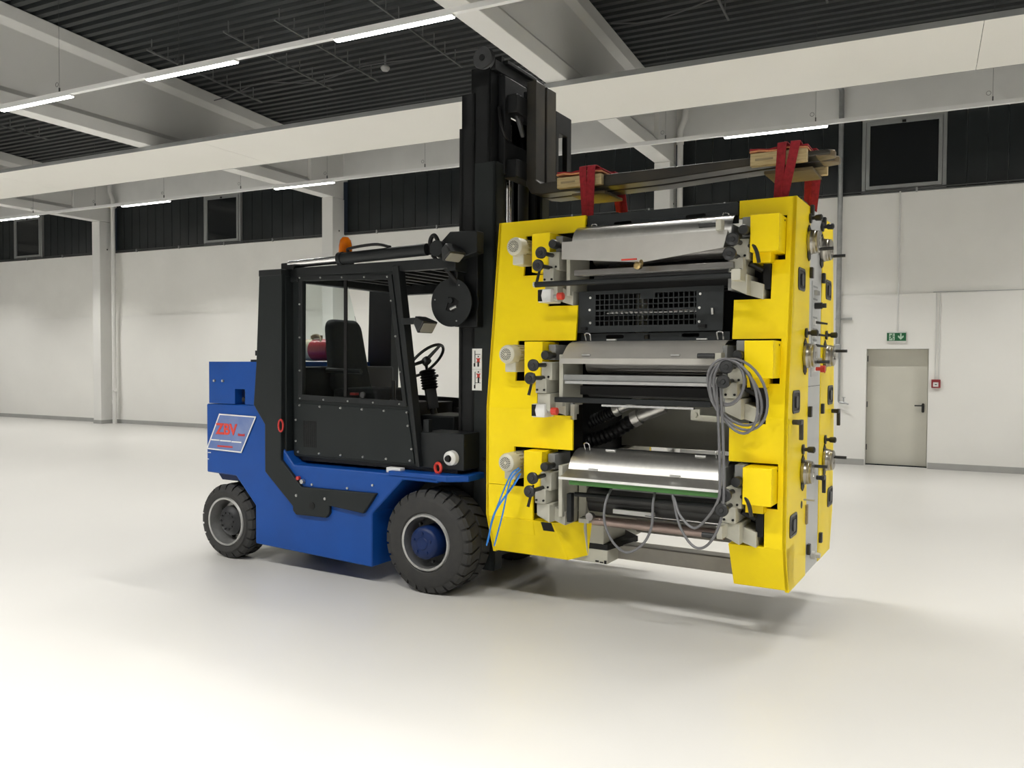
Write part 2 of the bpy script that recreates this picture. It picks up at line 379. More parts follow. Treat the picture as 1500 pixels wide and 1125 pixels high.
MB().box(-.068, .068, -.05, 0, 0, .14).build('alarm_housing', 'alarmred', a, bev=0.006)
MB().box(-.042, .036, -.056, -.05, .022, .095).build('glass_plate', 'white', a)
MB().box(-.018, .014, -.06, -.056, .05, .064).build('alarm_button', 'black', a)
for dx, lb in ((-.012, 'left of the two thin white conduits above the fire alarm box'), (.038, 'right of the two thin white conduits above the fire alarm box')):
    tag(MB().cyl((.165+dx, YW-.053, 1.505), (.165+dx, YW-.053, 2.95), .009).build('conduit_pipe', 'pvc'), lb, 'conduit')
tag(MB().tube([(.1, YW-.048, 2.965), (8, YW-.048, 2.965)], .005).build('conduit_pipe', 'galv'), 'thin conduit along the wall seam right of the door', 'conduit')
def downpipe(x, label, dx):
    t = thing('rain_pipe', label, 'pipe', (x, 15.40, 0))
    MB().tube([(0, 0, 0), (0, 0, 5.9)], .055, 16).build('pipe', 'pvc', t)
    MB().tube(smoothpts([(0, 0, 5.88), (0, 0, 6.1), (dx, -.02, 6.3), (dx*1.2, -.02, 6.6)], 6), .058, 16).build('elbow', 'pvc', t)
    for z in (0.55, 3.55, 5.85): MB().cyl((0, 0, z), (0, 0, z+.09), .064).build('collar', 'pvc', t)
    MB().cyl((0, -.02, 0.9), (.12, -.06, 0.93), .05).build('inspection_cap', 'pvc', t)
downpipe(-19.83, 'white rain pipe beside the left column', -.08); downpipe(-4.18, 'white rain pipe beside the column behind the forks', .08)
t = thing('water_pipe', 'grey water pipe with tap running down the wall left of the door', 'pipe', (-1.37, 15.47, 0))
MB().tube([(0, 0, 2.03), (0, 0, 6.4)], .042, 12).tube(smoothpts([(0, 0, 6.38), (-.01, -.01, 6.5), (-.09, -.03, 6.62)], 5), .042, 12).build('main_pipe', 'galv', t)
MB().tube(smoothpts([(0.03, 0, 2.05), (0.03, 0, 1.3), (0.03, 0, 1.12), (.06, -.01, 1.085), (.14, -.02, 1.08)], 6), .02, 10).build('branch_pipe', 'galv', t)
MB().box(-.06, .05, -.05, .03, 1.98, 2.1).build('valve_block', 'galv', t, bev=.01)
MB().cyl((.11, -.02, 1.08), (.11, -.02, 1.18), .012).box(.08, .14, -.03, -.01, 1.17, 1.18).cyl((.12, -.02, 1.09), (.19, -.05, 1.06), .014).build('tap', 'galv', t)
MB().box(-.05, .22, .03, .06, 2.52, 2.56).build('pipe_clamp', 'galv', t)
# ------------------------------------------------------------------ suspended radiant panel
rp = thing('radiant_ceiling_panel', 'long cream ceiling panel hung below the roof beams along the hall', 'ceiling panel', (X0, 10.2, 5.435))
x = 0.0
LL = X1-X0; nseg = 8; sw = LL/nseg
for i in range(nseg): MB().box(i*sw+.003, (i+1)*sw-.003, 0.012, 1.69, 0, 0.02).build('panel_sheet', 'panelcream', rp)
MB().box(0, LL, 0, .012, -.004, 0.062).box(0, LL, 1.69, 1.70, -.004, 0.062).build('edge_profile', 'alu', rp)
for x in BX: MB().box(x-X0+.25, x-X0+.28, .1, 1.6, .02, .064).build('carrier_rail', 'darkmetal', rp)
# ------------------------------------------------------------------ light rows
def rail(y, z, label):
    t = thing('light_track', label, 'light track', (X0, y, z))
    MB().box(0, X1-X0, -.03, .03, 0.0, .055).build('track_profile', 'whitepaint', t)
    x = 1.0
    while x < X1-X0:
        zt = ztop(y)-z
        MB().tube([(x, 0, .05), (x, 0, zt)], .0025, 5).build('suspension_wire', 'darkmetal', t)
        MB().box(x-.008, x+.008, -.008, .008, .05, .12).build('wire_clamp', 'darkmetal', t)
        hk = MB(); hk.tube([(x-.05+.028*math.cos(q), 0, .17+.028*math.sin(q)) for q in [2*PI*i/12 for i in range(12)]], .003, 5, closed=True); hk.build('wire_loop', 'darkmetal', t)
        x += 2.25
    return t
def lamp(x, y, z, label, group, kind):
    t = thing('led_luminaire', label, 'lamp', (x, y, z), group=group)
    MB().box(0, 1.5, -.038, .038, -.022, 0.0).build('lamp_body', 'whitepaint', t)
    d_ = MB(); d_.prism([(-.036, -.02), (-.036, -.030), (-.028, -.036), (.028, -.036), (.036, -.030), (.036, -.02)], lambda a, b: (.01, a, b), lambda a, b: (1.49, a, b)); d_.build('diffuser', 'led', t)
    ld = bpy.data.lights.get('led_beam_'+kind)
    if ld is None:
        ld = bpy.data.lights.new('led_beam_'+kind, 'AREA'); ld.shape = 'RECTANGLE'; ld.size = 1.46; ld.size_y = .06; ld.energy = LAMP_W[kind]; ld.color = LAMP_COL; ld.spread = R(114)
    lo = bpy.data.objects.new('lamp_beam', ld); COL.objects.link(lo); lo.parent = t; lo.location = (.75, 0, -.038)
rail(12.93, 5.25, 'white light track hanging near the back wall')
ZB = 5.25
Bl = {0: 'lit LED lamp at the far left of the back light track', 1: 'lit LED lamp above the left casement window on the back light track', 2: 'lit LED lamp left of the mast on the back light track', 3: 'lit LED lamp hidden behind the mast on the back light track', 4: 'lit LED lamp above the forks on the back light track'}
for k in range(-1, 7): lamp(-20.83+4.5*k, 12.93, ZB, Bl.get(k, 'lit LED lamp of the back light track outside the picture'), 'lamps on the back light track', 'b')
rail(7.35, 5.31, 'white light track crossing the top left of the picture')
Al = {0: 'lit LED lamp cut by the left edge on the front light track', 1: 'lit LED lamp second from the left on the front light track', 2: 'lit LED lamp nearest to the mast top on the front light track'}
for k in range(-7, 8): lamp(-11.75+2.95*k, 7.35, 5.31, Al.get(k, 'lit LED lamp of the front light track outside the picture'), 'lamps on the front light track', 'a')
for yy, nm in ((1.75, 'over the viewer'), (-3.85, 'behind the viewer'), (-9.45, 'at the front of the hall')):
    rail(yy, 5.31, 'white light track '+nm)
    for k in range(-6, 8): lamp(-11.75+2.95*k, yy, 5.31, 'lit LED lamp of the light track '+nm, 'lamps '+nm, 'c')
# ------------------------------------------------------------------ mounting rails, cable and detector under the deck
def mrail(x, y0, y1, label):
    t = thing('mounting_rail', label, 'rail', (x, y0, ztop(y0)-.22), group='mounting rails below the roof deck')
    L = y1-y0; sl = -0.047
    MB().add([(a, b*L, c+b*L*sl) for a in (-.013, .013) for b in (0, 1) for c in (-.012, .012)], [(0, 1, 3, 2), (4, 6, 7, 5), (0, 4, 5, 1), (2, 3, 7, 6), (0, 2, 6, 4), (1, 5, 7, 3)]).build('rail_profile', 'railmetal', t)
    k = 8
    for i in range(k):
        y = L*(i+.3)/k
        MB().cyl((0, y, y*sl+.01), (0, y, y*sl+.2), .009, n=8).build('threaded_rod', 'railmetal', t)
for x, lb in ((-17.3, 'steel mounting rail left of the second roof beam under the deck'), (-11.15, 'steel mounting rail nearest the left roof beam under the deck'), (-9.5, 'second steel mounting rail from the left roof beam'), (-8.5, 'steel mounting rail beside the ceiling detector'), (-6.85, 'steel mounting rail left of the mast top under the deck'), (-2.55, 'steel mounting rail right of the mast under the deck'), (-1.25, 'steel mounting rail at the top right under the deck')):
    mrail(x, 9.3, 11.85, lb)
for xa, xb, lb in ((-11.9, -4.75, 'grey cable laid across the mounting rails left of the mast under the deck'), (-4.1, -0.5, 'grey cable laid across the mounting rails right of the mast under the deck')):
    cb = []; x = xa
    while x < xb: cb.append((x, 11.35+0.08*math.sin(x*3.1), ztop(11.35)-.17+0.05*math.sin(x*2.2)-.02)); x += .35
    tag(MB().tube(cb, .009, 6).build('ceiling_cable', 'cablegrey'), lb, 'cable')
t = thing('smoke_detector', 'small white detector under the dark deck near the mast top', 'detector', (-8.05, 11.4, ztop(11.4)-.22))
MB().lathe([(0.0, -.05), (.05, -.045), (.075, -.01), (.075, .01), (.055, .03)], (0, 0, 0), (0, 0, 1)).build('detector_head', 'white', t)
MB().cyl((0, 0, .02), (0, 0, .23), .015).build('detector_mount', 'galv', t)

# ================================================================== FORKLIFT  (x = forwards, y = away from the viewer, near side y = 0)
FL = thing('forklift', 'blue and black counterbalance forklift with raised mast carrying the yellow machine', 'forklift', (-3.308, 5.317, 0), R(-2.923))
VW = 1.60
# ---- chassis
ch = MB()
ch.py([(-2.51, .77), (-2.14, .76), (-1.90, .52), (-1.90, .185), (-.61, .14), (-.61, .57), (-.31, .862), (.02, .862), (.02, .905), (-1.45, .905), (-1.75, 1.23), (-1.90, 1.395), (-2.51, 1.39)], .02, VW-.02)
chs = ch.build('chassis', 'blue', FL, bev=.012)
# counterweight top block with a rectangular opening in its near flank
cwt = MB(); cwt.box(-2.475, -2.145, .02, .10, 1.397, 1.77).box(-2.02, -1.82, .02, .10, 1.397, 1.77).box(-2.145, -2.02, .02, .10, 1.53, 1.77)
cwt.box(-2.475, -1.82, .165, VW-.02, 1.397, 1.77)
cw = cwt.build('counterweight', 'blue', FL)
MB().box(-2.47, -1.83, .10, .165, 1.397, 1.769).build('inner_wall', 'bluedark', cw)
for u in (-2.40, -2.29): MB().cyl((u, .02, 1.60), (u, .004, 1.60), .012, n=8).build('bolt', 'steelrim', cw)
MB().box(-2.06, -2.02, .05, .09, 1.42, 1.51).cyl((-2.05, .07, 1.44), (-2.05, .03, 1.44), .02).build('plug_socket', 'black', cw)
MB().cyl((-1.97, .12, 1.77), (-1.97, .12, 1.79), .06).build('filler_cap', 'blackplastic', cw)
MB().box(-1.98, -1.80, .10, .32, 1.825, 1.87).box(-1.86, -1.82, .15, .2, 1.77, 1.83).build('rear_bracket', 'black', cw)
# paint chips, small marks
MB().box(-2.49, -2.455, .016, .0195, .945, .952).box(-2.495, -2.482, .016, .0195, .885, .893).build('paint_chip', 'whitepaint', chs)
# bottom skid, rear steer axle box, black underbody
MB().box(-2.42, -1.95, .30, VW-.30, .22, .80).box(-2.35, -2.27, .2, VW-.2, .26, .40).build('rear_axle', 'black', FL)
MB().box(-.62, .0, .45, VW-.45, .18, .88).cyl((-.08, .30, .4), (-.08, VW-.3, .4), .12).build('front_axle', 'black', FL)
MB().py([(-2.47, .775), (-2.10, .768), (-2.14, .70), (-2.40, .70)], .10, .28).build('rear_mudguard_plate', 'bluedark', FL)
# ---- near fender deck
fd = MB(); fd.pz([(-.45, .02), (.10, .02), (.235, .12), (.235, .40), (-.45, .40)], .875, .925); fd.build('fender_deck', 'blue', FL, bev=.008)
fd2 = MB(); fd2.pz([(-.45, VW-.4), (.235, VW-.4), (.235, VW-.12), (.10, VW-.02), (-.45, VW-.02)], .875, .925); fd2.build('fender_deck', 'blue', FL, bev=.008)
# ---- grey overhead guard pillar plates, near and far
pil = [(-1.812, 2.505), (-1.548, 2.52), (-1.565, .94), (-1.335, .73), (-.545, .74), (-.675, .57), (-1.03, .60), (-1.03, .535), (-1.065, .497), (-1.395, .492), (-1.43, .525), (-1.43, .56), (-1.752, .83), (-1.752, 1.235), (-1.885, 1.40), (-1.85, 1.77)]
pn = MB().py(pil, -.012, .035)
pn.box(-1.812, -1.548, .035, .13, .95, 2.50)
pno = pn.build('guard_pillar', 'greypaint', FL, bev=.007)
MB().cyl((-1.213, -.013, .584), (-1.213, -.016, .584), .03, n=20).build('jacking_hole', 'black', pno)
for u, z in ((-1.385, .655), (-1.07, .655)): MB().cyl((u, -.012, z), (u, -.02, z), .012, n=10).build('bolt', 'steelrim', pno)
MB().box(-1.815, -1.55, -.015, .14, 2.50, 2.555).build('pillar_cap', 'blackpaint', pno, bev=.006)
pf = MB().py([(-1.83, 2.51), (-1.55, 2.52), (-1.56, .94), (-1.33, .73), (-.55, .74), (-.67, .57), (-1.43, .56), (-1.75, .83), (-1.75, 1.235), (-1.885, 1.40), (-1.85, 1.77)], VW-.12, VW+.01)
pf.build('guard_pillar', 'greypaint', FL, bev=.007)
# lifting rings (red)
def ring(c, axis, r, rr, nm, m_, par):
    x, y, dd = basis(axis); mb = MB()
    mb.tube([Vector(c)+x*math.cos(2*PI*i/18)*r+y*math.sin(2*PI*i/18)*r for i in range(18)], rr, 8, closed=True); return mb.build(nm, m_, par)
ring((-.03, .10, .965), (.35, 1, 0), .038, .012, 'lifting_eye', 'redbright', FL)
lk = MB(); lk.tube([( -1.545+.026*math.cos(q), -.03, 1.235+.05*math.sin(q)) for q in [2*PI*i/18 for i in range(18)]], .008, 8, closed=True); lk.build('lifting_shackle', 'red', FL)
MB().cyl((-1.38, .015, .80), (-1.38, -.01, .80), .016).build('red_plug', 'red', FL); MB().cyl((-1.33, .015, .775), (-1.33, -.015, .775), .02, n=6).build('drain_plug', 'steelrim', FL)
for u, z in ((-1.24, .735+.02), (-.86, .755), (-.60, .80)): MB().cyl((u, .02, z+.0), (u, .01, z), .010, n=8).build('bolt', 'steelrim', FL)
MB().box(-.50, -.36, .06, .12, .905, .945).build('white_label_block', 'white', FL, bev=.004)
# ---- decals
dec = MB(); PG = [(-2.495, .985), (-2.063, .975), (-1.885, 1.292), (-2.332, 1.30)]
dec.py(PG, .012, .0195); deo = dec.build('company_sign', 'decal', FL, smooth=False); deo['label'] = 'blue and white company sign panel with red letters'
def edge(a, b, wd): 
    a = Vector((a[0], 0, a[1])); b = Vector((b[0], 0, b[1])); d_ = (b-a).normalized(); nn = Vector((-d_.z, 0, d_.x))*wd/2; a = a-d_*wd/2; b = b+d_*wd/2
    return [((a+nn).x, (a+nn).z), ((b+nn).x, (b+nn).z), ((b-nn).x, (b-nn).z), ((a-nn).x, (a-nn).z)]
bd = MB()
for i in range(4): bd.py(edge(PG[i], PG[(i+1) % 4], .011), .009, .0125)
bd.build('sign_border', 'whitepaint', deo, smooth=False)
text('sign_letters', 'ZBV', .135, 'redbright', Matrix.Translation((-2.375, .0105, 1.125)) @ FRONT, deo, ext=.002, sx=1.06, bold=.004)
sm = MB()
for i in range(5): sm.box(-2.098+i*.017, -2.098+i*.017+.012, .008, .0125, 1.118, 1.118+(.022 if i in (0, 4) else .018))
sm.build('small_letters', 'red', deo)
ln = MB().box(-2.44, -2.335, .009, .0125, 1.062, 1.073).box(-2.325, -2.19, .009, .0125, 1.060, 1.071).box(-2.18, -2.06, .009, .0125, 1.057, 1.068); ln.build('text_line', 'whitepaint', deo)
MB().box(-2.36, -2.17, .009, .0125, 1.008, 1.022).build('red_text_line', 'red', deo)

# ---- wheels
def wheel(name, c, r, wd, rim_r, hubm, kind):
    # outer face towards -y at c.y
    t = bpy.data.objects.new(name, None); COL.objects.link(t); t.parent = FL; t.location = c
    sh = .035
    prof = [(rim_r, .02), (rim_r+.02, .004), (r*.80, .0), (r-.055, .012), (r-.02, .045), (r-.014, wd/2), (r-.02, wd-.045), (r-.055, wd-.012), (rim_r, wd-.01)]
    tr = MB().lathe(prof, (0, 0, 0), (0, 1, 0), 48, caps=False); tyre = tr.build('tyre', 'rubber', t)
    nl = 26 if kind == 'front' else 22
    for side in (0, 1):
        y0, y1, ym = (.012, wd*.46, .05) if side == 0 else (wd-.012, wd*.54, wd-.05)
        da = 2*PI/nl*.40; vs = []
        for a_ in (-da, da):
            for rr, yy, sk in ((r-.055, y0, 0), (r-.018, y0+(ym-y0)*.35, 0), (r, ym, 0), (r, y1, .10), (r-.03, y1, .10), (r-.07, ym, 0)):
                vs.append((rr*math.cos(a_+sk), yy, rr*math.sin(a_+sk)))
        lug = MB().add(vs, [(0, 1, 2, 3, 4, 5), (11, 10, 9, 8, 7, 6)]+[(j, (j+1) % 6, 6+(j+1) % 6, 6+j) for j in range(6)]).build('tread_lug', 'rubber', t, smooth=False)
        for i in range(nl):
            lo_ = lug if i == 0 else lug.copy()
            if i: COL.objects.link(lo_)
            lo_.rotation_euler = (0, 2*PI*(i+(.5 if side else 0))/nl, 0)
    if kind == 'front':
        ri = MB().lathe([(rim_r+.012, .018), (rim_r, .0), (rim_r-.016, .004), (rim_r-.024, .05), (rim_r-.03, .16), (rim_r-.02, .16), (rim_r-.004, .05)], (0, 0, 0), (0, 1, 0), 40, closed=True)
        rim = ri.build('rim', 'steelrim', t)
        MB().lathe([(rim_r-.028, .15), (.10, .17)], (0, 0, 0), (0, 1, 0), 40, caps=False).build('wheel_disc', 'hubdark', t)
        MB().lathe([(.02, -.03), (.09, -.03), (.118, -.015), (.126, .0), (.126, .2)], (0, 0, 0), (0, 1, 0), 32).build('hub', 'bluedark', t)
        hb = MB().lathe([(.0, -.036), (.045, -.036), (.05, -.03)], (0, 0, 0), (0, 1, 0), 24).build('hub_cap', 'bluedark', t)
        for i in range(5):
            a_ = 2*PI*i/5+.3; MB().cyl((.08*math.cos(a_), -.03, .08*math.sin(a_)), (.08*math.cos(a_), -.038, .08*math.sin(a_)), .010, n=6).build('hub_bolt', 'bluedark', t)
        for i in range(8):
            a_ = 2*PI*i/8; MB().cyl((.165*math.cos(a_), .13, .165*math.sin(a_)), (.165*math.cos(a_), .10, .165*math.sin(a_)), .012, n=6).build('wheel_nut', 'gunmetal', t)
    else:
        ri = MB().lathe([(rim_r+.012, .02), (rim_r, .002), (rim_r-.016, .006), (rim_r-.026, .07), (rim_r-.05, .13), (.10, .13)], (0, 0, 0), (0, 1, 0), 40, caps=False)
        rim = ri.build('rim', 'steelrim', t)
        MB().lathe([(.0, .03), (.085, .03), (.10, .04), (.122, .06), (.132, .065), (.135, .13)], (0, 0, 0), (0, 1, 0), 28).build('hub', 'hubdark', t)
        for i in range(10):
            a_ = 2*PI*i/10; MB().cyl((.075*math.cos(a_), .03, .075*math.sin(a_)), (.075*math.cos(a_), .018, .075*math.sin(a_)), .010, n=6).build('hub_bolt', 'hubdark', t)
        for i in range(6):
            a_ = 2*PI*i/6+.4; MB().cyl((.152*math.cos(a_), .13, .152*math.sin(a_)), (.152*math.cos(a_), .09, .152*math.sin(a_)), .015, n=6).build('wheel_nut', 'black', t)
    return t
w1 = wheel('front_wheel', (-.085, .0, .40), .40, .36, .215, 'blue', 'front')
w2 = wheel('rear_wheel', (-2.295, .03, .335), .335, .26, .215, 'gunmetal', 'rear')
for s_, loc in ((w1, (-.085, VW, .40)), (w2, (-2.295, VW-.03, .335))):
    c = copy_tree(s_, FL); c.location = loc; c.rotation_euler = (0, 0, PI)
# ---- cab
CABF = [(-1.525, .967), (-.222, .967), (-.30, 1.42), (-.445, 2.53), (-1.53, 2.565)]
WIN = [(-1.42, 1.49), (-.354, 1.469), (-.500, 2.43), (-1.412, 2.462)]
cs = MB().py(CABF, .10, .135, holes=[WIN]); cso = cs.build('cab_side', 'greypaint', FL, bev=.004)
fr = MB().py([(-1.46, 1.452), (-.318, 1.43), (-.468, 2.468), (-1.452, 2.50)], .085, .10, holes=[[(-1.415, 1.495), (-.36, 1.473), (-.505, 2.428), (-1.408, 2.458)]]); fr.build('window_frame', 'blackpaint', cso, bev=.003)
MB().py([(-1.50, .985), (-.245, .985), (-.315, 1.40), (-1.50, 1.425)], .088, .10).build('lower_panel', 'greypaint', cso, bev=.003)
bl = MB()
for i in range(6): bl.lathe([(.0, -.012), (.007, -.010), (.011, 0)], (-1.44+i*.225, .086, 1.405-.004*i), (0, 1, 0), 8)
for i in range(6): bl.lathe([(.0, -.012), (.007, -.010), (.011, 0)], (-1.46+i*.235, .086, 1.008), (0, 1, 0), 8)
for z in (1.1, 1.28): bl.lathe([(.0, -.012), (.007, -.010), (.011, 0)], (-1.485, .086, z), (0, 1, 0), 8).lathe([(.0, -.012), (.007, -.010), (.011, 0)], (-.27-.2*(z-1.1), .086, z), (0, 1, 0), 8)
for i in range(5):
    u = -1.435+i*.232; bl.lathe([(.0, -.01), (.006, -.008), (.009, 0)], (u, .083, 2.482-.008*i), (0, 1, 0), 8)
    bl.lathe([(.0, -.01), (.006, -.008), (.009, 0)], (u+i*.03, .083, 1.464-.004*i), (0, 1, 0), 8)
for k in range(3):
    z = 1.70+.28*k; bl.lathe([(.0, -.01), (.006, -.008), (.009, 0)], (-1.437, .083, z), (0, 1, 0), 8); bl.lathe([(.0, -.01), (.006, -.008), (.009, 0)], (-.352-.155*(z-1.5)/1.0, .083, z), (0, 1, 0), 8)
bl.build('rivets', 'steelrim', cso)['kind'] = 'stuff'
gr = MB()
for i in range(7):
    for j in range(18): gr.box(-1.405+i*.022, -1.405+i*.022+.015, .0855, .0885, 1.055+j*.0125, 1.055+j*.0125+.008)
gr.build('vent_holes', 'black', cso, smooth=False)['kind'] = 'stuff'
MB().py([(-1.412, 1.497), (-.66, 1.482), (-.955, 2.445), (-1.405, 2.455)], .112, .117).build('side_window_pane', 'glass', cso, smooth=False)
MB().box(-.975, -.945, .108, .122, 1.488, 2.446).build('window_seal', 'black', cso)
MB().cyl((-.76, .10, 1.51), (-.76, .08, 1.51), .025, n=12).build('window_catch', 'blackplastic', cso)
# A-pillar, header, roof with slats, far cab frame
MB().py([(-.215, .967), (-.185, .967), (-.395, 2.53), (-.455, 2.53)], .07, .16).build('front_pillar', 'blackpaint', cso, bev=.004)
MB().py([(-.22, .967), (-.17, .967), (-.40, 2.53), (-.455, 2.53)], VW-.16, VW-.07).build('front_pillar', 'blackpaint', FL, bev=.004)
rf = MB()
rf.box(-1.55, .12, .09, .16, 2.49, 2.57).box(-1.55, .12, VW-.16, VW-.09, 2.43, 2.57).box(.05, .13, .09, VW-.09, 2.47, 2.57).box(-1.55, -1.47, .09, VW-.09, 2.45, 2.57)
for i in range(9): u = -1.36+i*.165; rf.box(u, u+.03, .16, VW-.16, 2.50, 2.56)
rf.box(-1.48, .06, .15, VW-.15, 2.56, 2.572)
rfo = rf.build('overhead_guard', 'blackpaint', FL, bev=.006)
MB().py([(-1.2, 2.42), (-.18, 2.42), (-.18, 2.56), (-1.2, 2.56)], VW-.3, VW-.24).build('roof_beam_bar', 'blackpaint', rfo)
MB().py([(-.222, .967), (-1.525, .967), (-1.53, 1.46), (-.30, 1.42)], VW-.135, VW-.10).build('far_cab_panel', 'cabinblack', FL)
# cab floor, cowl and dash
MB().box(-1.53, .12, .14, VW-.14, .93, 1.0).box(-1.53, -.80, .14, VW-.14, 1.0, 1.40).build('cab_floor', 'cabinblack', FL)
MB().box(-.21, .19, .12, .40, .955, 1.235).box(-.21, .19, .40, VW-.2, .955, 1.15).build('cowl', 'blackpaint', FL, bev=.006)
MB().box(-.55, -.20, .58, 1.02, 1.0, 1.33).build('dashboard', 'blackpaint', FL, bev=.012)
MB().box(-.19, -.14, .13, .18, 1.235, 1.33).build('grab_post', 'blackpaint', FL)
MB().box(-1.81, -1.50, .14, VW-.14, 1.0, 1.73).build('battery_hood', 'blackpaint', FL, bev=.02)
kb = MB().lathe([(.0, -.03), (.03, -.03), (.055, -.012), (.058, .03), (.035, .05), (.035, .12)], (.09, .09, 1.05), (0, 1, 0), 20).build('air_horn', 'pvc', FL)
MB().lathe([(.0, -.05), (.022, -.05), (.028, -.03)], (.09, .09, 1.05), (0, 1, 0), 14).build('horn_centre', 'black', kb)
# steering column and wheel
c0 = Vector((-.50, .72, 1.33)); c1 = Vector((-.575, .72, 1.72)); dd = (c1-c0)
sc_ = MB().tube([c0, c0+dd*.15], .03, 12).tube([c0+dd*.12, c0+dd*.55], .062, 4).build('steering_column', 'blackplastic', FL)
pts = []; rr = []
for i in range(15): pts.append(c0+dd*(.55+.42*i/14)); rr.append(.075 if i % 2 else .058)
MB().tube(pts, rr, 16).build('bellows', 'black', sc_)
MB().cyl(c0+dd*.8+Vector((0, 0, 0)), c0+dd*.8+Vector((.11, -.02, .02)), .012).build('indicator_stalk', 'blackplastic', sc_)
wc = c1+dd.normalized()*.07; nx = Vector((-.72, -.02, .69)).normalized()
x_, y_, _ = basis(nx)
sw_ = MB(); sw_.tube([wc+x_*math.cos(2*PI*i/36)*.19+y_*math.sin(2*PI*i/36)*.19 for i in range(36)], .013, 8, closed=True)
swo = sw_.build('steering_wheel', 'blackplastic', FL)
for a_ in (100, 220, 340): sp = wc+x_*math.cos(R(a_))*.187+y_*math.sin(R(a_))*.187; MB().tube([wc, sp], [.018, .012], 8).build('spoke', 'blackplastic', swo)
MB().lathe([(.0, .025), (.035, .02), (.042, .0), (.04, -.03)], wc, nx, 18).build('wheel_boss', 'blackplastic', swo)
# seat
seat = bpy.data.objects.new('driver_seat', None); COL.objects.link(seat); seat.parent = FL; seat.location = (-1.22, .78, 1.0)
bk = MB(); bk.prism(rrect(-.26, .26, 0, .66, .10, 5), lambda a, b: (-.20-.16*b, a*(1-.18*b/.66), .50+b), lambda a, b: (-.30-.16*b, a*(1-.2*b/.66), .50+b)); bk.build('seat_back', 'seatcloth', seat, bev=.03, seg=3)
cu = MB(); cu.box(-.25, .28, -.26, .26, .40, .54); cu.build('seat_cushion', 'seatcloth', seat, bev=.04, seg=3)
MB().box(-.2, .2, -.2, .2, .38, .41).build('seat_base', 'black', seat)
MB().tube([(-.28, -.29, .70), (.12, -.30, .69)], .022, 8).build('armrest', 'blackplastic', seat, )
lv = MB().tube([(.47, -.30, .42), (.47, -.30, .62)], .018, 8).tube([(.47, -.30, .40), (.47, -.30, .46)], [.06, .03], 12); lv.build('control_lever', 'blackplastic', seat)
MB().box(.30, .72, -.36, -.16, .38, .44).build('lever_console', 'cabinblack', seat)
MB().box(.25, .31, -.60, -.56, .50, .52).build('red_switch', 'red', seat)
# hydraulic tilt cylinder on the roof edge, near side
ty = .12
tc0 = Vector((-1.56, ty-.03, 2.605)); tc1 = Vector((-.02, ty-.03, 2.645)); td = tc1-tc0
to = MB().tube([tc0+td*.37, tc0+td*.93], .047, 20).tube([tc0+td*.36, tc0+td*.385], .054, 20).build('tilt_cylinder', 'blackpaint', FL)
MB().tube([tc0, tc0+td*.37], .026, 16).tube([tc0+Vector((0, .055, -.01)), tc0+td*.37+Vector((0, .055, -.01))], .02, 12).build('piston_rod', 'chrome', to)
MB().box(-1.64, -1.50, ty-.05, ty+.09, 2.555, 2.615).build('rod_clevis', 'black', to, bev=.008)
MB().tube(smoothpts([tc0+td*.42+Vector((0, 0, .05)), tc0+td*.43+Vector((0, 0, .075)), tc0+td*.6+Vector((0, 0, .085)), tc0+td*.7+Vector((0, 0, .05))], 6), .012, 8).build('hydraulic_hose', 'black', to)
MB().cyl((-.02, ty-.07, 2.64), (-.02, ty+.09, 2.64), .062, n=20).build('trunnion', 'blackpaint', to, bev=.005)
MB().py([(-.06, 2.58), (.12, 2.56), (.30, 2.60), (.30, 2.76), (.06, 2.77), (-.02, 2.70)], ty+.0, ty+.10).build('mast_lug', 'blackpaint', to, bev=.006)
MB().tube(smoothpts([(-.09, ty-.03, 2.60), (-.10, ty-.03, 2.70), (-.07, ty-.03, 2.745), (-.03, ty-.03, 2.70), (.03, ty, 2.50), (.10, .18, 2.38)], 6), .017, 8).build('hydraulic_hose', 'black', to)
MB().tube(smoothpts([(-.10, ty, 2.60), (-.02, ty, 2.52), (.02, ty+.03, 2.48)], 6), .016, 8).build('hydraulic_hose', 'black', to)
tf = MB().tube([(-1.5, VW-.12, 2.6), (-.0, VW-.12, 2.65)], .045, 16).build('tilt_cylinder', 'blackpaint', FL)
# beacon on the roof
bc = bpy.data.objects.new('beacon', None); COL.objects.link(bc); bc.parent = FL; bc.location = (-1.01, .17, 2.60)
MB().lathe([(.05, 0), (.062, .01), (.062, .05), (.05, .056)], (0, 0, 0), (0, 0, 1), 24).build('beacon_base', 'black', bc)
MB().box(-.05, .05, -.05, .05, -.03, .0).build('beacon_mount', 'black', bc)
MB().lathe([(.055, .05), (.057, .06), (.054, .135), (.045, .18), (.025, .205), (.0, .21)], (0, 0, 0), (0, 0, 1), 28).build('amber_dome', 'amber', bc)
MB().lathe([(.0, .15), (.022, .145), (.026, .09), (.026, .05)], (0, 0, 0), (0, 0, 1), 14).build('lamp_insert', 'orange', bc)
# work lamps
def worklamp(loc, rz, tilt, label):
    t = bpy.data.objects.new('work_lamp', None); COL.objects.link(t); t.parent = FL; t.location = loc; t.rotation_euler = (tilt, 0, rz)
    MB().prism([(-.085, -.055), (.085, -.055), (.085, .055), (-.085, .055)], lambda a, b: (a, -.05, b), lambda a, b: (a*.6, .06, b*.6)).build('lamp_housing', 'blackplastic', t, bev=.01)
    MB().prism(rrect(-.07, .07, -.04, .04, .012), lambda a, b: (a, -.052, b), lambda a, b: (a, -.056, b)).build('lamp_lens', 'lens', t)
    return t
worklamp((-.13, .05, 2.07), R(82), R(35), '')
MB().box(-.34, -.17, .05, .075, 2.07, 2.12).box(-.21, -.17, .045, .08, 2.05, 2.13).build('lamp_bracket', 'blackpaint', FL, bev=.003)
worklamp((.13, .04, 2.60), R(75), R(52), '')
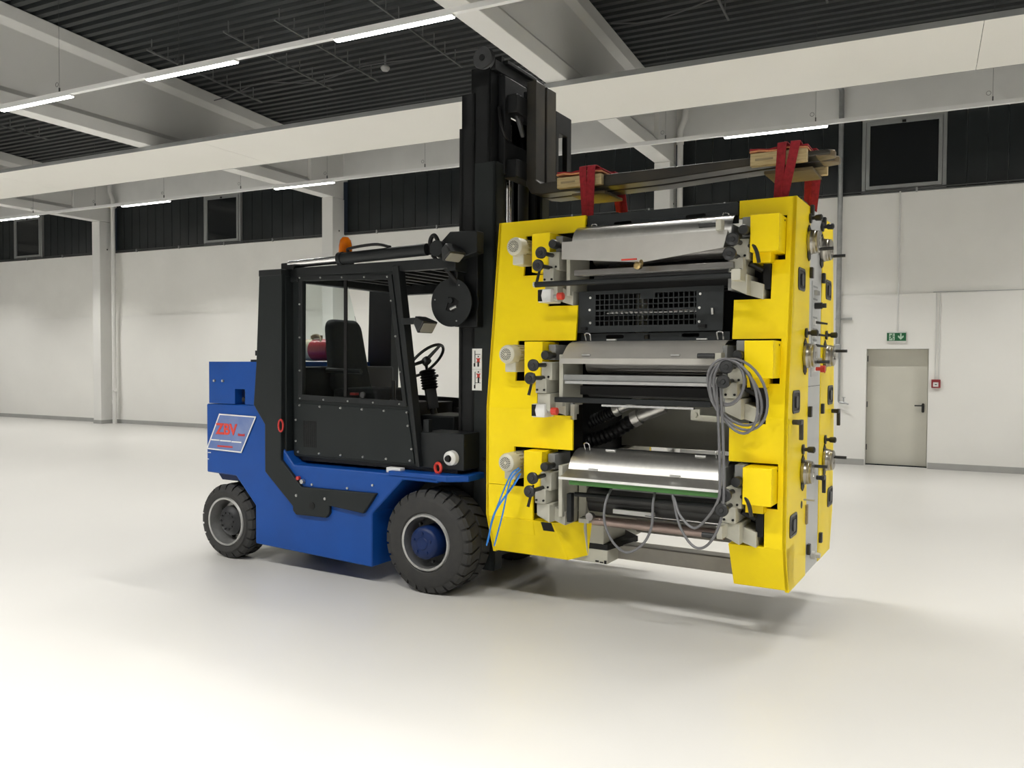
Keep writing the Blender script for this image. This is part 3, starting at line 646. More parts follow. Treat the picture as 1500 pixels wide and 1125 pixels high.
# hose reel
rl = bpy.data.objects.new('hose_reel', None); COL.objects.link(rl); rl.parent = FL; rl.location = (.045, .17, 2.235)
MB().py(circ(0, 0, .185, 48), -.01, 0.0, holes=[[(-.05, -.055), (.02, -.075), (.06, -.04), (.07, .01), (.02, .04), (-.02, .045), (-.03, .0)]]).build('reel_disc', 'blackpaint', rl, bev=.002)
MB().py(circ(0, 0, .183, 48), .09, .10).build('reel_disc', 'blackpaint', rl)
MB().lathe([(.09, 0), (.09, .09)], (0, 0, 0), (0, 1, 0), 28).build('reel_drum', 'black', rl)
MB().cyl((-.005, -.005, .015), (-.005, -.02, .015), .022, n=14).build('reel_hub', 'blackpaint', rl)
MB().tube([(-.01, -.003, -.05), (.045, -.003, -.03)], .012, 8).build('hose_fitting', 'steelrim', rl)
for a_ in (60, 170, 290): MB().cyl((.15*math.cos(R(a_)), -.01, .15*math.sin(R(a_))), (.15*math.cos(R(a_)), -.016, .15*math.sin(R(a_))), .006, n=8).build('reel_screw', 'steelrim', rl)
# ---- mast
MN, MF = .34, 1.26        # near and far outer faces
def rails(name, u0, u1, z0, z1, inset, wd, m_):
    out = []
    for s_ in (0, 1):
        a, b = (MN+inset, MN+inset+wd) if s_ == 0 else (MF-inset-wd, MF-inset)
        mb = MB()
        e_ = .025
        ya, yb = (a, a+.03) if s_ == 0 else (b-.03, b)
        mb.box(u0, u1, ya, yb, z0, z1).box(u0, u0+e_, a, b, z0, z1).box(u1-e_, u1, a, b, z0, z1)
        out.append(mb.build(name, m_, FL, bev=.004))
    return out
ro = rails('outer_mast_rail', .02, .14, .12, 3.86, 0.0, .13, 'mastblack')
rm = rails('middle_mast_rail', .10, .325, .16, 3.32, 0.004, .13, 'greypaint')
rin = rails('inner_mast_rail', .10, .27, 2.2, 4.05, .01, .12, 'mastblack')
for ua, ub, za, zb_ in ((.03, .10, .15, .45), (.03, .10, 2.2, 2.42), (.02, .08, 3.60, 3.84)): MB().box(ua, ub, MN, MF, za, zb_).build('mast_crossmember', 'mastblack', FL, bev=.005)
MB().box(.02, .10, .16, MN, 2.35, 2.66).box(.06, .22, .26, MN+.02, 2.05, 2.72).build('mast_bracket', 'mastblack', FL, bev=.006)
for v_ in (.62, 1.02): MB().tube([(.2, v_, .4), (.2, v_, 3.35)], .045, 16).build('lift_cylinder', 'mastblack', FL)
MB().tube([(.22, .70, 2.3), (.22, .70, 3.7)], .022, 14).tube([(.22, .76, 2.3), (.22, .76, 3.7)], .012, 10).build('lift_piston', 'chrome', FL)
# top pulley and mast head
MB().lathe([(.025, -.03), (.08, -.03), (.085, -.02), (.068, -.01), (.068, .01), (.085, .02), (.08, .03), (.025, .03)], (.225, .335, 4.105), (0, 1, 0), 32).build('mast_pulley', 'gunmetal', FL)
MB().cyl((.225, .30, 4.105), (.225, .48, 4.105), .024, n=14).build('pulley_axle', 'mastblack', FL)
MB().box(.24, .31, .36, 1.20, 4.02, 4.10).box(.10, .30, .47, .52, 3.95, 4.16).box(.22, .34, .50, 1.12, 4.10, 4.13).box(.1, .27, MN+.01, MF-.01, 3.9, 4.02).build('mast_head', 'mastblack', FL, bev=.005)
MB().prism([(.52, 3.98), (.80, 3.98), (.80, 4.10)], lambda a, b: (.27, a, b), lambda a, b: (.31, a, b)).build('head_gusset', 'mastblack', FL)
MB().box(.25, .275, .36, .56, 3.15, 4.0).build('gap_plate', 'mastblack', FL)  # added dark plate, blocks the light gap between carriage and inner rail
# carriage plates between the rails
ca = MB(); ca.px([(.46, 3.24), (1.16, 3.24), (1.16, 4.0), (.46, 4.0)], .28, .34, holes=[[(.56, 3.50), (1.0, 3.50), (1.0, 3.73), (.56, 3.73)]])
ca.build('carriage', 'mastblack', FL, bev=.006)
for z_ in (3.72, 3.22): MB().box(.30, .42, .50, 1.36, z_, z_+.14).build('carriage_bar', 'mastblack', FL, bev=.006)
cf = MB(); cf.px([(1.05, 3.30), (1.34, 3.30), (1.34, 3.86), (1.05, 3.86)], .44, .49, holes=[[(1.10, 3.34), (1.26, 3.34), (1.26, 3.69), (1.10, 3.69)]]); cf.build('carriage_frame', 'mastblack', FL, bev=.005)
MB().tube(smoothpts([(.30, .43, 3.75), (.33, .42, 3.60), (.34, .48, 3.52), (.33, .58, 3.50)], 6), .014, 8).build('hydraulic_hose', 'black', FL)
MB().tube(smoothpts([(.34, .60, 3.78), (.37, .63, 3.68), (.37, .70, 3.58)], 6), .02, 8).cyl((.35, .64, 3.70), (.39, .64, 3.70), .03).build('hydraulic_fitting', 'gunmetal', FL)
# forks: shank and blade, each its own part
def fork(v0, v1, zt):
    mb = MB()
    mb.py([(.415, zt+.80), (.50, zt+.80), (.50, zt+.02), (.54, zt-.012), (1.2, zt), (2.69, zt), (2.69, zt-.03), (1.5, zt-.085), (.55, zt-.10), (.46, zt-.085), (.415, zt-.02)], v0, v1)
    f = mb.build('fork', 'forksteel', FL, bev=.008)
    MB().prism([(2.60, 0), (2.70, .03), (2.715, .05), (2.715, v1-v0-.05), (2.70, v1-v0-.03), (2.60, v1-v0)], lambda a, b: (a, v0+b, zt+.002), lambda a, b: (a, v0+b, zt-.04)).build('fork_tip', 'forktip', f, bev=.006)
    MB().box(.39, .415, v0, v1, zt+.62, zt+.72).build('fork_hook', 'mastblack', f)
fork(.67, .83, 3.20); fork(.862, 1.03, 3.20)
# safety plaques on the mast
pq = MB().box(.125, .213, MN-.0015, MN+.006, 1.56, 1.885).build('safety_plaque', 'white', FL); pq['label'] = 'white plaque with two lifting warnings'
q = MN-.003
ico = MB().box(.148, .154, q, MN, 1.745, 1.87).box(.154, .200, q, MN, 1.838, 1.843).box(.140, .154, q, MN, 1.745, 1.772).py(circ(.181, 1.823, .006, 10), q, MN).box(.174, .188, q, MN, 1.745, 1.79)
ico.box(.150, .156, q, MN, 1.575, 1.705).box(.156, .204, q, MN, 1.617, 1.621).box(.143, .154, q, MN, 1.575, 1.602).py(circ(.183, 1.704, .006, 10), q, MN).box(.177, .190, q, MN, 1.62, 1.665)
ico.box(.126, .212, q, MN, 1.7235, 1.7245).build('pictogram', 'black', pq, smooth=False)
rd = MB().box(.171, .192, q-.001, MN, 1.784, 1.81).box(.163, .199, q-.001, MN, 1.803, 1.809).py(edge((.166, 1.778), (.196, 1.81), .005), q-.001, MN).py(edge((.196, 1.778), (.166, 1.81), .005), q-.001, MN)
rd.box(.173, .194, q-.001, MN, 1.663, 1.69).box(.165, .201, q-.001, MN, 1.684, 1.69).py(edge((.168, 1.657), (.198, 1.69), .005), q-.001, MN).py(edge((.198, 1.657), (.168, 1.69), .005), q-.001, MN); rd.build('red_cross_mark', 'redbright', pq, smooth=False)
MB().cyl((.232, MN-.002, 1.03), (.232, MN+.01, 1.03), .016, n=14).build('rail_hole', 'black', FL)
MB().box(.0, .02, MN, MN+.02, .2, 3.6).build('hose_guide', 'black', FL)
MB().box(-.02, .02, MN, MN+.02, 1.41, 1.418).build('guide_pin', 'black', FL)

# gas bottle lying on the rear deck behind the seat
FT = Matrix.Translation((-3.308, 5.317, 0)) @ Matrix.Rotation(R(-2.923), 4, 'Z')
gp = FT @ Vector((-1.98, .92, 1.78))
gb = thing('gas_bottle', 'red gas bottle lying behind the driver seat of the forklift', 'gas bottle', gp, R(-2.923-8))
MB().lathe([(.0, -.25), (.06, -.245), (.10, -.21), (.105, -.16), (.105, .16), (.10, .20), (.06, .235), (.0, .24)], (0, 0, .105), (1, 0, 0), 32).build('bottle_body', 'cylred', gb)
MB().lathe([(.1055, -.14), (.1064, -.14), (.1064, -.055), (.1055, -.055)], (0, 0, .105), (1, 0, 0), 32, closed=True).build('paper_label', 'paperlabel', gb)
MB().tube(smoothpts([(-.10, 0, .205), (-.08, -.02, .24), (.0, -.02, .245), (.08, -.05, .20), (.11, -.08, .13)], 6), .012, 8).box(-.11, .02, -.02, .02, .215, .245).build('valve_hose', 'wooddark', gb)

# ================================================================== PRINTING UNIT  (x = along its width, 0 at the right end; y = depth; z up)
PU = thing('printing_press_unit', 'tall yellow printing press unit with rollers hanging below the forklift forks', 'machine', (-0.733, 5.335, 0), R(-3.992))
def bf(z):
    P = [(.36, .0), (.65, -.1), (1.45, -.1), (2.825, .07)]
    if z <= P[0][0]: return P[0][1]
    for (z0, b0), (z1, b1) in zip(P, P[1:]):
        if z <= z1: return b0+(b1-b0)*(z-z0)/(z1-z0)
    return P[-1][1]
def br(z): return 1.42-bf(z)
TH = .02
def fpanel(poly, nm, m_='yellow', off=0.0, par=PU, bev=0):
    return MB().prism(poly, lambda a, z: (a, bf(z)+off, z), lambda a, z: (a, bf(z)+off+TH, z)).build(nm, m_, par, bev=bev)
ST = [(2.708, .10), (1.938, 0.0), (1.170, 0.0)]     # notch top height, forward offset of each printing station
AL, AR = -2.16, 0.0
# ---- front sheets, left column
fpanel([(AL, 2.825), (-1.445, 2.825), (-1.445, 2.708), (-1.92, 2.708), (-1.92, 2.415), (-1.745, 2.415), (-1.70, 2.185), (-1.463, 2.185), (-1.465, 1.938), (-1.93, 1.938), (-1.93, 1.648), (-1.748, 1.648), (-1.735, 1.45), (AL, 1.45)], 'front_panel')
fpanel([(AL, 1.45), (-1.735, 1.45), (-1.705, 1.411), (-1.453, 1.411), (-1.453, 1.172), (-1.922, 1.172), (-1.922, .888), (AL, .888)], 'front_panel')
fpanel([(AL, .884), (-1.922, .884), (-1.765, .884), (-1.765, .65), (AL, .65)], 'front_panel')
sk = MB().prism([(AL, .649), (-1.60, .649), (-1.525, .372), (AL+.008, .372)], lambda a, z: (a, bf(z), z), lambda a, z: (a, .16, z)); sk.build('skirt', 'yellow', PU, bev=.004)
MB().add([(-1.60, -.098, .648), (-1.525, -.002, .374), (-1.42, .10, .40), (-1.39, .10, .648), (-1.62, .14, .648), (-1.62, .14, .40)], [(0, 1, 2, 3), (0, 3, 4), (1, 5, 2), (2, 5, 4, 3), (0, 4, 5, 1)]).build('skirt_gusset', 'yellow', PU)
MB().prism([(-1.955, .645), (-1.765, .645), (-1.77, .535), (-1.955, .535)], lambda a, z: (a, bf(z)-.003, z), lambda a, z: (a, bf(z)+.004, z)).build('inspection_flap', 'yellow', PU, bev=.001)
MB().prism([(-1.70, .645), (-1.615, .645), (-1.60, .58), (-1.69, .58)], lambda a, z: (a, bf(z)-.002, z), lambda a, z: (a, bf(z)+.004, z)).build('skirt_slot', 'black', PU)
# ---- front sheets, right column
fpanel([(-.355, 2.825), (AR, 2.825), (AR, 1.45), (-.132, 1.45), (-.132, 1.66), (-.058, 1.66), (-.058, 1.938), (-.362, 1.938), (-.362, 2.187), (-.133, 2.187), (-.133, 2.43), (-.055, 2.43), (-.055, 2.71), (-.353, 2.71)], 'front_panel')
fpanel([(-.132, 1.45), (AR, 1.45), (AR, .65), (-.132, .65), (-.132, .89), (-.054, .89), (-.054, 1.17), (-.357, 1.17), (-.357, 1.411), (-.132, 1.411)], 'front_panel')
sk = MB().prism([(-.355, .649), (AR, .649), (AR, .372), (-.343, .372)], lambda a, z: (a, bf(z), z), lambda a, z: (a, .14, z)); sk.build('skirt', 'yellow', PU, bev=.004)
# ---- end walls: yellow side strips and grey centre strip (right), plain yellow (left)
def endwall(a0, a1, b0f, b1f, nm, m_):
    zs = [.36, .65, 1.45, 2.825]; poly = [(b0f(z), z) for z in zs]+[(b1f(z), z) for z in reversed(zs)]
    return MB().px(poly, a0, a1).build(nm, m_, PU, bev=.003)
ew1 = endwall(-.025, 0, bf, lambda z: .503, 'end_panel', 'yellow')
ew2 = endwall(-.025, -.004, lambda z: .505, lambda z: .943, 'end_strip', 'machinegrey')
ew3 = endwall(-.025, 0, lambda z: .945, br, 'end_panel', 'yellow')
endwall(AL, AL+.025, bf, br, 'end_panel', 'yellow')
MB().box(-.03, -.003, .506, .942, 1.628, 1.632).build('strip_joint', 'darkmetal', PU)
# rear sheets
MB().prism([(AL, .36), (-1.45, .36), (-1.45, 2.825), (AL, 2.825)], lambda a, z: (a, br(z)-TH, z), lambda a, z: (a, br(z), z)).build('rear_panel', 'yellow', PU)
MB().prism([(-.36, .36), (AR, .36), (AR, 2.825), (-.36, 2.825)], lambda a, z: (a, br(z)-TH, z), lambda a, z: (a, br(z), z)).build('rear_panel', 'yellow', PU)
# tops of the columns
MB().box(AL+.01, -1.447, .09, 1.33, 2.80, 2.82).build('column_top', 'yellow', PU); MB().box(-.353, AR-.01, .09, 1.33, 2.80, 2.82).build('column_top', 'yellow', PU)
# dark interiors behind the notches, cream cast side frames
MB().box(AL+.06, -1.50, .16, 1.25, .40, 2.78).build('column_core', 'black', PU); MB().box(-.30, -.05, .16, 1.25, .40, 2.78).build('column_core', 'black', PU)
MB().px([(.10, .38), (1.3, .38), (1.3, 2.72), (1.1, 2.72), (1.1, 1.12), (.06, 1.08), (.06, .60)], -1.48, -1.42).build('side_frame', 'cream', PU, bev=.006)
MB().px([(.30, .38), (1.3, .38), (1.3, 2.72), (1.1, 2.72), (1.1, 1.12), (.06, 1.08), (.06, .68), (.30, .60)], -.41, -.35).build('side_frame', 'cream', PU, bev=.006)
# feet and cross beams
fb = MB().box(-1.60, -1.27, .10, .42, .352, .452).build('foot', 'cream', PU, bev=.006)
MB().box(-1.36, -1.335, .094, .10, .362, .372).box(-1.325, -1.30, .094, .10, .358, .366).box(-1.292, -1.275, .094, .10, .355, .378).build('stencil_mark', 'black', fb)
MB().box(-1.28, -.36, .30, .45, .352, .458).build('cross_beam', 'creamshade', PU, bev=.006)
MB().box(-1.60, -.36, 1.02, 1.2, .405, .60).build('cross_beam', 'creamshade', PU, bev=.006)
MB().prism([(-1.60, .10), (-1.27, .10), (-1.20, .50), (-1.60, .9)], lambda a, b: (a, b, .452), lambda a, b: (a, b, .49)).build('foot_pad', 'black', PU)
MB().box(-1.6, -.35, 1.25, 1.29, 1.22, 1.50).build('rear_crossplate', 'castgrey', PU); MB().box(-1.5, -.36, .88, .92, 1.12, 1.48).build('rear_cover_plate', 'cream', PU, bev=.004)
MB().box(-1.42, -.41, 1.24, 1.28, 1.50, 2.70).build('rear_guard', 'black', PU)
MB().box(-1.42, -.41, .60, .64, 1.55, 1.92).build('inner_guard', 'black', PU); MB().box(-1.42, -.41, .6, .64, 2.3, 2.7).build('inner_guard', 'black', PU)
MB().box(-1.42, -.41, .75, .79, .62, 1.10).build('inner_guard', 'cabinblack', PU)
# ---- top black cross plate with two slots
def xz(poly, b0, b1, nm, m_, holes=(), par=PU, bev=.003): return MB().py(poly, b0, b1, holes).build(nm, m_, par, bev=bev)
def slot(a0, a1, z0, z1): return rrect(a0, a1, z0, z1, (z1-z0)/2-.0005, 5)
tp = xz([(-1.446, 2.69), (-.37, 2.69), (-.37, 2.815), (-.38, 2.826), (-1.446, 2.826)], .10, .115, 'top_guard', 'guardgrey', holes=[slot(-1.243, -1.11, 2.735, 2.765), slot(-.723, -.586, 2.74, 2.77)])
MB().box(-1.40, -.40, .12, .62, 2.80, 2.815).build('top_cover', 'black', PU)
xz([(-1.25, 2.815), (-.42, 2.815), (-.42, 2.865), (-.70, 2.875), (-.95, 2.85)], .40, .44, 'top_ridge', 'black')
for a_, b_ in ((-1.42, .45), (-.48, .45), (-1.42, .95), (-.48, .95)): MB().box(a_, a_+.06, b_, b_+.08, 2.80, 2.90).build('lifting_lug', 'black', PU, bev=.006)
MB().box(-.12, -.02, .3, .5, 2.82, 2.85).build('top_bracket', 'black', PU)
# ---- guard with mesh window between the upper stations
MSH = [(-1.335, 2.035), (-.612, 2.035), (-.612, 2.255), (-.905, 2.255), (-.905, 2.205), (-1.0, 2.205), (-1.0, 2.255), (-1.335, 2.255)]
gd = xz([(-1.47, 1.99), (-.435, 1.995), (-.43, 2.285), (-1.46, 2.28)], .0, .012, 'roller_guard', 'guardgrey', holes=[[(-1.335, 2.035), (-.612, 2.035), (-.612, 2.255), (-1.335, 2.255)]])
ms = MB(); a_ = -1.335
while a_ < -.612: ms.box(a_-.0035, a_+.0035, .002, .008, 2.035, 2.255); a_ += .0355
for z in (2.035, 2.072, 2.108, 2.145, 2.182, 2.218): ms.box(-1.335, -.612, .001, .009, z-.0035, z+.0035)
ms.box(-1.335, -.612, .0, .01, 2.138, 2.15).box(-1.0, -.895, .0, .01, 2.215, 2.258); ms.build('mesh_grid', 'guardgrey', gd, smooth=False)['kind'] = 'stuff'
rv = MB()
for a_, z in ((-1.37, 2.235), (-1.375, 2.15), (-1.37, 2.06), (-.585, 2.235), (-.59, 2.145), (-.59, 2.055)): rv.lathe([(.0, -.008), (.008, -.005), (.009, 0)], (a_, 0, z), (0, 1, 0), 8)
rv.build('rivets', 'white', gd)['kind'] = 'stuff'; MB().tube([(-.50, -.01, 2.10), (-.50, -.02, 2.14)], .008).build('guard_latch', 'steelrim', gd)
MB().box(-1.43, -1.39, -.03, 0, 2.01, 2.03).build('hinge', 'black', gd); MB().box(-.59, -.54, -.03, 0, 2.015, 2.035).build('hinge', 'black', gd)
xz([(-1.46, 1.925), (-.40, 1.93), (-.40, 1.99), (-1.46, 1.985)], .04, .05, 'slotted_plate', 'guardgrey', holes=[slot(-1.27, -1.135, 1.95, 1.976), slot(-.72, -.60, 1.955, 1.981), [(-.985, 1.945), (-.945, 1.945), (-.945, 1.975), (-.985, 1.975)]])
MB().box(-1.3, -.62, .10, .13, 2.125, 2.135).tube([(-1.38, .12, 2.14), (-.5, .12, 2.14)], .006).build('bright_bar', 'chrome', PU)
# ---- end-face fittings (right end): dials, knobs, hinges, latches, levers, control panel
def dial(b, z, pin):
    t = MB().px([(b-.045, z-.105), (b+.0, z-.125), (b+.045, z-.105), (b+.055, z), (b+.045, z+.085), (b, z+.115), (b-.045, z+.085), (b-.055, z)], 0.0, .006).build('adjusting_dial', 'black', PU)
    MB().lathe([(.080, .004), (.082, .02), (.078, .026), (.078, .045), (.074, .05), (.074, .064), (.066, .070), (.03, .070), (.028, .064), (.0, .064)], (0, b, z), (1, 0, 0), 32).build('dial_drum', 'dialsteel', t)
    MB().cyl((.064, b+pin[0], z+pin[1]), (.15, b+pin[0], z+pin[1]), .011, n=10).build('crank_pin', 'blackplastic', t)
for b, z, p in ((.45, 2.585, (.03, -.045)), (.91, 2.585, (.05, -.04)), (.375, 1.836, (.035, -.04)), (1.085, 1.84, (.03, .035)), (.355, 1.075, (.03, .04)), (1.13, 1.078, (.03, .02))): dial(b, z, p)
def knob(b, z):
    MB().lathe([(.032, 0), (.034, .012), (.012, .016), (.012, .03), (.02, .04), (.022, .075), (.012, .082), (0, .082)], (0, b, z), (1, 0, 0), 14).build('lock_knob', 'blackplastic', PU)
for b, z in ((.47, 2.745), (.905, 2.748), (.389, 1.985), (1.118, 1.991), (.34, 1.225), (1.139, 1.225)): knob(b, z)
for b, z in ((.50, 2.80), (.945, 2.785), (.51, 2.389), (.95, 2.391), (.535, 1.461), (.985, 1.46), (.555, .527), (.985, .528)):
    MB().box(0, .022, b-.022, b+.022, z-.036, z+.036).build('hinge', 'blackplastic', PU, bev=.004)
for b, z in ((.235, 2.322), (1.19, 2.325), (.12, 1.545), (1.335, 1.547), (.092, .77), (1.39, .77)):
    t = MB().px(rrect(b-.105, b+.105, z-.072, z+.072, .03), -.004, .006, holes=[rrect(b-.085, b+.085, z-.056, z+.056, .02)]).build('recessed_latch', 'blackplastic', PU, bev=.002)
    MB().px(rrect(b-.086, b+.086, z-.057, z+.057, .02), -.004, .0015).build('latch_pan', 'black', t); MB().px(rrect(b-.02, b+.045, z-.04, z+.035, .015), .001, .01).build('latch_tongue', 'gunmetal', t, bev=.002)
def lever(b, z):
    MB().px([(b-.04, z), (b+.045, z), (b+.05, z-.01), (b+.05, z-.125), (b+.03, z-.13), (b+.022, z-.03), (b-.04, z-.03)], .03, .055).cyl((0, b-.02, z-.015), (.055, b-.02, z-.015), .016).build('door_lever', 'blackplastic', PU, bev=.004)
lever(.05, 1.437); lever(1.43, 1.437); lever(.86, .995)
cpn = MB().box(-.004, .0, .60, .86, 1.695, 2.345).build('control_panel', 'plategrey', PU); cpn['label'] = 'grey control plate with switches'
for i in range(4): MB().box(0, .02, .66+.03*i, .675+.03*i, 2.255, 2.285).build('indicator_lamp', 'steelrim', cpn)
for z in (2.31, 2.225, 2.10, 2.02, 1.945, 1.87, 1.80): MB().box(.0, .0012, .63, .78, z-.006, z+.006).build('legend_strip', 'castgrey', cpn)
MB().cyl((0, .69, 2.18), (.05, .69, 2.18), .022).cyl((.05, .69, 2.18), (.075, .69, 2.18), .016).build('rotary_switch', 'blackplastic', cpn)
for z in (2.067, 1.985, 1.91):
    t = MB().box(0, .012, .64, .70, z-.02, z+.02).build('switch_plate', 'white', cpn); MB().cyl((.01, .68, z), (.085, .69, z-.012), .010, .006, n=8).build('toggle', 'blackplastic', cpn)
MB().box(0, .012, .64, .71, 1.82-.02, 1.82+.02).cyl((.01, .70, 1.815), (.05, .70, 1.812), .01, n=8).build('push_switch', 'steelrim', cpn)
MB().box(0, .014, .64, .70, 1.73, 1.77).build('stop_plate', 'white', cpn); MB().cyl((.012, .69, 1.748), (.045, .69, 1.748), .013).cyl((.045, .69, 1.748), (.075, .69, 1.748), .024).build('emergency_stop', 'redbright', cpn)
MB().px(circ(.343, .861, .025, 18), .0, .002).build('socket_hole', 'black', PU); MB().cyl((0, .41, .885), (.07, .41, .885), .006, n=8).build('hook_pin', 'steelrim', PU)
MB().box(0, .012, .468, .51, .71, .84).build('brown_strip', 'wooddark', PU)
MB().lathe([(.0, .06), (.018, .06), (.02, .03), (.03, .028), (.03, 0)], (0, .70, .46), (1, 0, 0), 14).build('pipe_coupling', 'stainless', PU)
# ---- the three printing stations
def station(k):
    z0, db = ST[k]
    P = lambda a, b, z: (a, b+db, z0+z)
    # cover boxes
    c = MB().box(-.23, -.058, -.25+db, .02+db, z0-.242, z0-.015).build('gear_cover', 'yellowbox', PU, bev=.004)
    MB().cyl(P(-.057, -.10, -.04), P(-.054, -.10, -.04), .006, n=8).build('cover_screw', 'black', c)
    MB().box(-.228, -.12, -.18+db, .02+db, z0-.30, z0-.242).build('gear_cover_foot', 'yellowbox', c)
    MB().box(-.30, -.24, -.17+db, .1+db, z0-.14, z0-.012).build('bearing_block', 'castgrey', PU, bev=.005)
    MB().box(-1.785, -1.64, -.20+db, .05+db, z0-.285, z0-.010).build('gear_cover', 'yellowbox', PU, bev=.004)
    MB().box(-1.63, -1.575, -.13+db, .12+db, z0-.14, z0-.03).build('bearing_block', 'castgrey', PU, bev=.005)
    # motor
    mz = z0-.10; ma = -1.90
    mo = MB().lathe([(.0, -.262), (.045, -.262), (.062, -.250), (.068, -.232), (.068, -.16), (.062, -.155), (.062, .02)], (ma, db, mz), (0, 1, 0), 32).build('motor', 'motorcream', PU)
    fin = MB()
    for i in range(16): a_ = 2*PI*i/16; fin.box(.060, .070, -.15, .01, -.003, .003, Matrix.Translation((ma, db, mz)) @ Matrix.Rotation(a_, 4, 'Y'))
    fin.build('cooling_fins', 'motorcream', mo)['kind'] = 'stuff'
    g = MB()
    for r_, n_ in ((.016, 8), (.027, 13), (.037, 18)):
        for i in range(n_): a_ = 2*PI*i/n_; g.cyl((ma+r_*math.cos(a_), -.2625+db, mz+r_*math.sin(a_)), (ma+r_*math.cos(a_), -.2638+db, mz+r_*math.sin(a_)), .0042, n=6)
    g.build('fan_grille', 'black', mo, smooth=False)['kind'] = 'stuff'
    MB().box(ma-.045, ma+.045, -.20+db, -.06+db, mz-.125, mz-.045).build('junction_box', 'motorcream', mo, bev=.008)
    # brackets and hand knobs at both ends; s = -1 left, +1 right
    for s_, ac in ((-1, -1.62), (1, -.303)):
        X = lambda t: ac+t*s_*-1 if s_ == -1 else ac+t
        def bx(mb, t0, t1, b0, b1, q0, q1):
            a0, a1 = sorted((ac+t0, ac+t1)); return mb.box(a0, a1, b0+db, b1+db, z0+q0, z0+q1)
        mb = MB(); bx(mb, -.04, .055, -.20, .10, -.278, -.150); bx(mb, -.055, .03, -.235, .05, -.368, -.268)
        br_ = mb.build('bracket', 'cream', PU, bev=.005)
        lo = MB().prism([(ac-.05, -.37), (ac+.05, -.37), (ac+.05, -.50), (ac-.05, -.455)], lambda a, z: (a, -.215+db, z0+z), lambda a, z: (a, .06+db, z0+z))
        lo.build('bracket_arm', 'cream', br_, bev=.005)
        e_ = 1 if s_ == 1 else 1
        ch_ = MB().prism([(ac-.045, -.455), (ac+.05, -.50), (ac+.13, -.525), (ac+.13, -.43), (ac+.05, -.40)], lambda a, z: (a, -.13+db, z0+z), lambda a, z: (a, .08+db, z0+z)); ch_.build('bracket_foot', 'cream', br_, bev=.005)
        bo = MB()
        for t_ in (-.04, .015): bo.cyl(P(ac+t_, -.235, -.345), P(ac+t_, -.242, -.345), .008, n=8)
        bo.cyl(P(ac+.03, -.20, -.255), P(ac+.03, -.206, -.255), .008, n=8); bo.build('bracket_bolts', 'black', br_)['kind'] = 'stuff'
        for dt, bk, zk in ((0.0, -.38, -.174), (-.012, -.40, -.262)):
            kb_ = MB().lathe([(.0, .0), (.014, .0), (.016, .004), (.034, .0), (.041, .006), (.041, .022), (.034, .028), (.015, .032), (.015, -bk-.20)], P(ac+dt, bk, zk), (0, 1, 0), 24); kb_.build('hand_knob', 'blackplastic', br_)
        kb_ = MB().lathe([(.0, .0), (.028, .0), (.032, .006), (.032, .06), (.02, .065), (.02, .14)], P(ac+.04, -.28, -.105), (0, 1, 0), 20); kb_.build('end_knob', 'blackplastic', br_)
        if s_ == -1: MB().tube([P(ac-.03, -.30, -.23), P(ac-.055, -.33, -.38)], [.008, .011], 8).build('clamp_lever', 'blackplastic', br_)
        else:
            MB().tube(smoothpts([P(ac+.06, -.22, -.20), P(ac+.09, -.24, -.20), P(ac+.115, -.25, -.24), P(ac+.13, -.25, -.31)], 4), .012, 8).build('clamp_lever', 'blackplastic', br_)
            MB().tube([P(ac+.05, -.16, -.30), P(ac+.12, -.12, -.34)], .02, 10).box(ac+.12, ac+.165, -.10+db, .05+db, z0-.46, z0-.26).build('motor_block', 'black', br_)
    # left inner cheek plate
    MB().box(-1.525, -1.495, -.17+db, .15+db, z0-.46, z0-.10).build('cheek_plate', 'cream', PU, bev=.004)
    MB().box(-.40, -.37, -.12+db, .15+db, z0-.46, z0-.04).build('cheek_plate', 'castgrey', PU, bev=.004)
    # rollers in the depth of the station
    for b, z, r_, m_ in ((.10, -.16, .07, 'rollersteel'), (.28, -.10, .09, 'rollerdark'), (.36, -.30, .10, 'rollersteel'), (.12, -.34, .06, 'rollerdark')):
        MB().cyl(P(-1.42, b, z), P(-.41, b, z), r_, n=28).build('roller', m_, PU)
    MB().tube(smoothpts([P(-1.40, .0, .0), P(-1.40, -.02, .045), P(-1.365, -.02, .045), P(-1.365, .0, .0)], 4), .005, 6).build('cover_handle', 'chrome', PU)
    MB().tube(smoothpts([P(-.465, .0, .0), P(-.465, -.02, .045), P(-.43, -.02, .045), P(-.43, .0, .0)], 4), .005, 6).build('cover_handle', 'chrome', PU)
    for a_ in (-1.22, -.58): MB().cbox(P(a_, .03, .004), .07, .02, .008).build('cover_hinge', 'white', PU)
for k in range(3): station(k)
def sheet(prof, a0, a1, nm, m_, th=.004):
    # prof = list of (b, z); a bent sheet from a0 to a1
    n = len(prof); vs = []
    off = []
    for i, (b, z) in enumerate(prof):
        p0 = prof[max(0, i-1)]; p1 = prof[min(n-1, i+1)]; d_ = Vector((p1[0]-p0[0], p1[1]-p0[1])).normalized(); off.append((b-d_.y*-th*-1, z+d_.x*-th*-1))
    loop = list(prof)+list(reversed(off)); m = len(loop)
    return MB().px(loop, a0, a1).build(nm, m_, PU)
def arc(cb, cz, r_, a0, a1, n=12): return [(cb+r_*math.cos(R(a0+(a1-a0)*i/n)), cz+r_*math.sin(R(a0+(a1-a0)*i/n))) for i in range(n+1)]
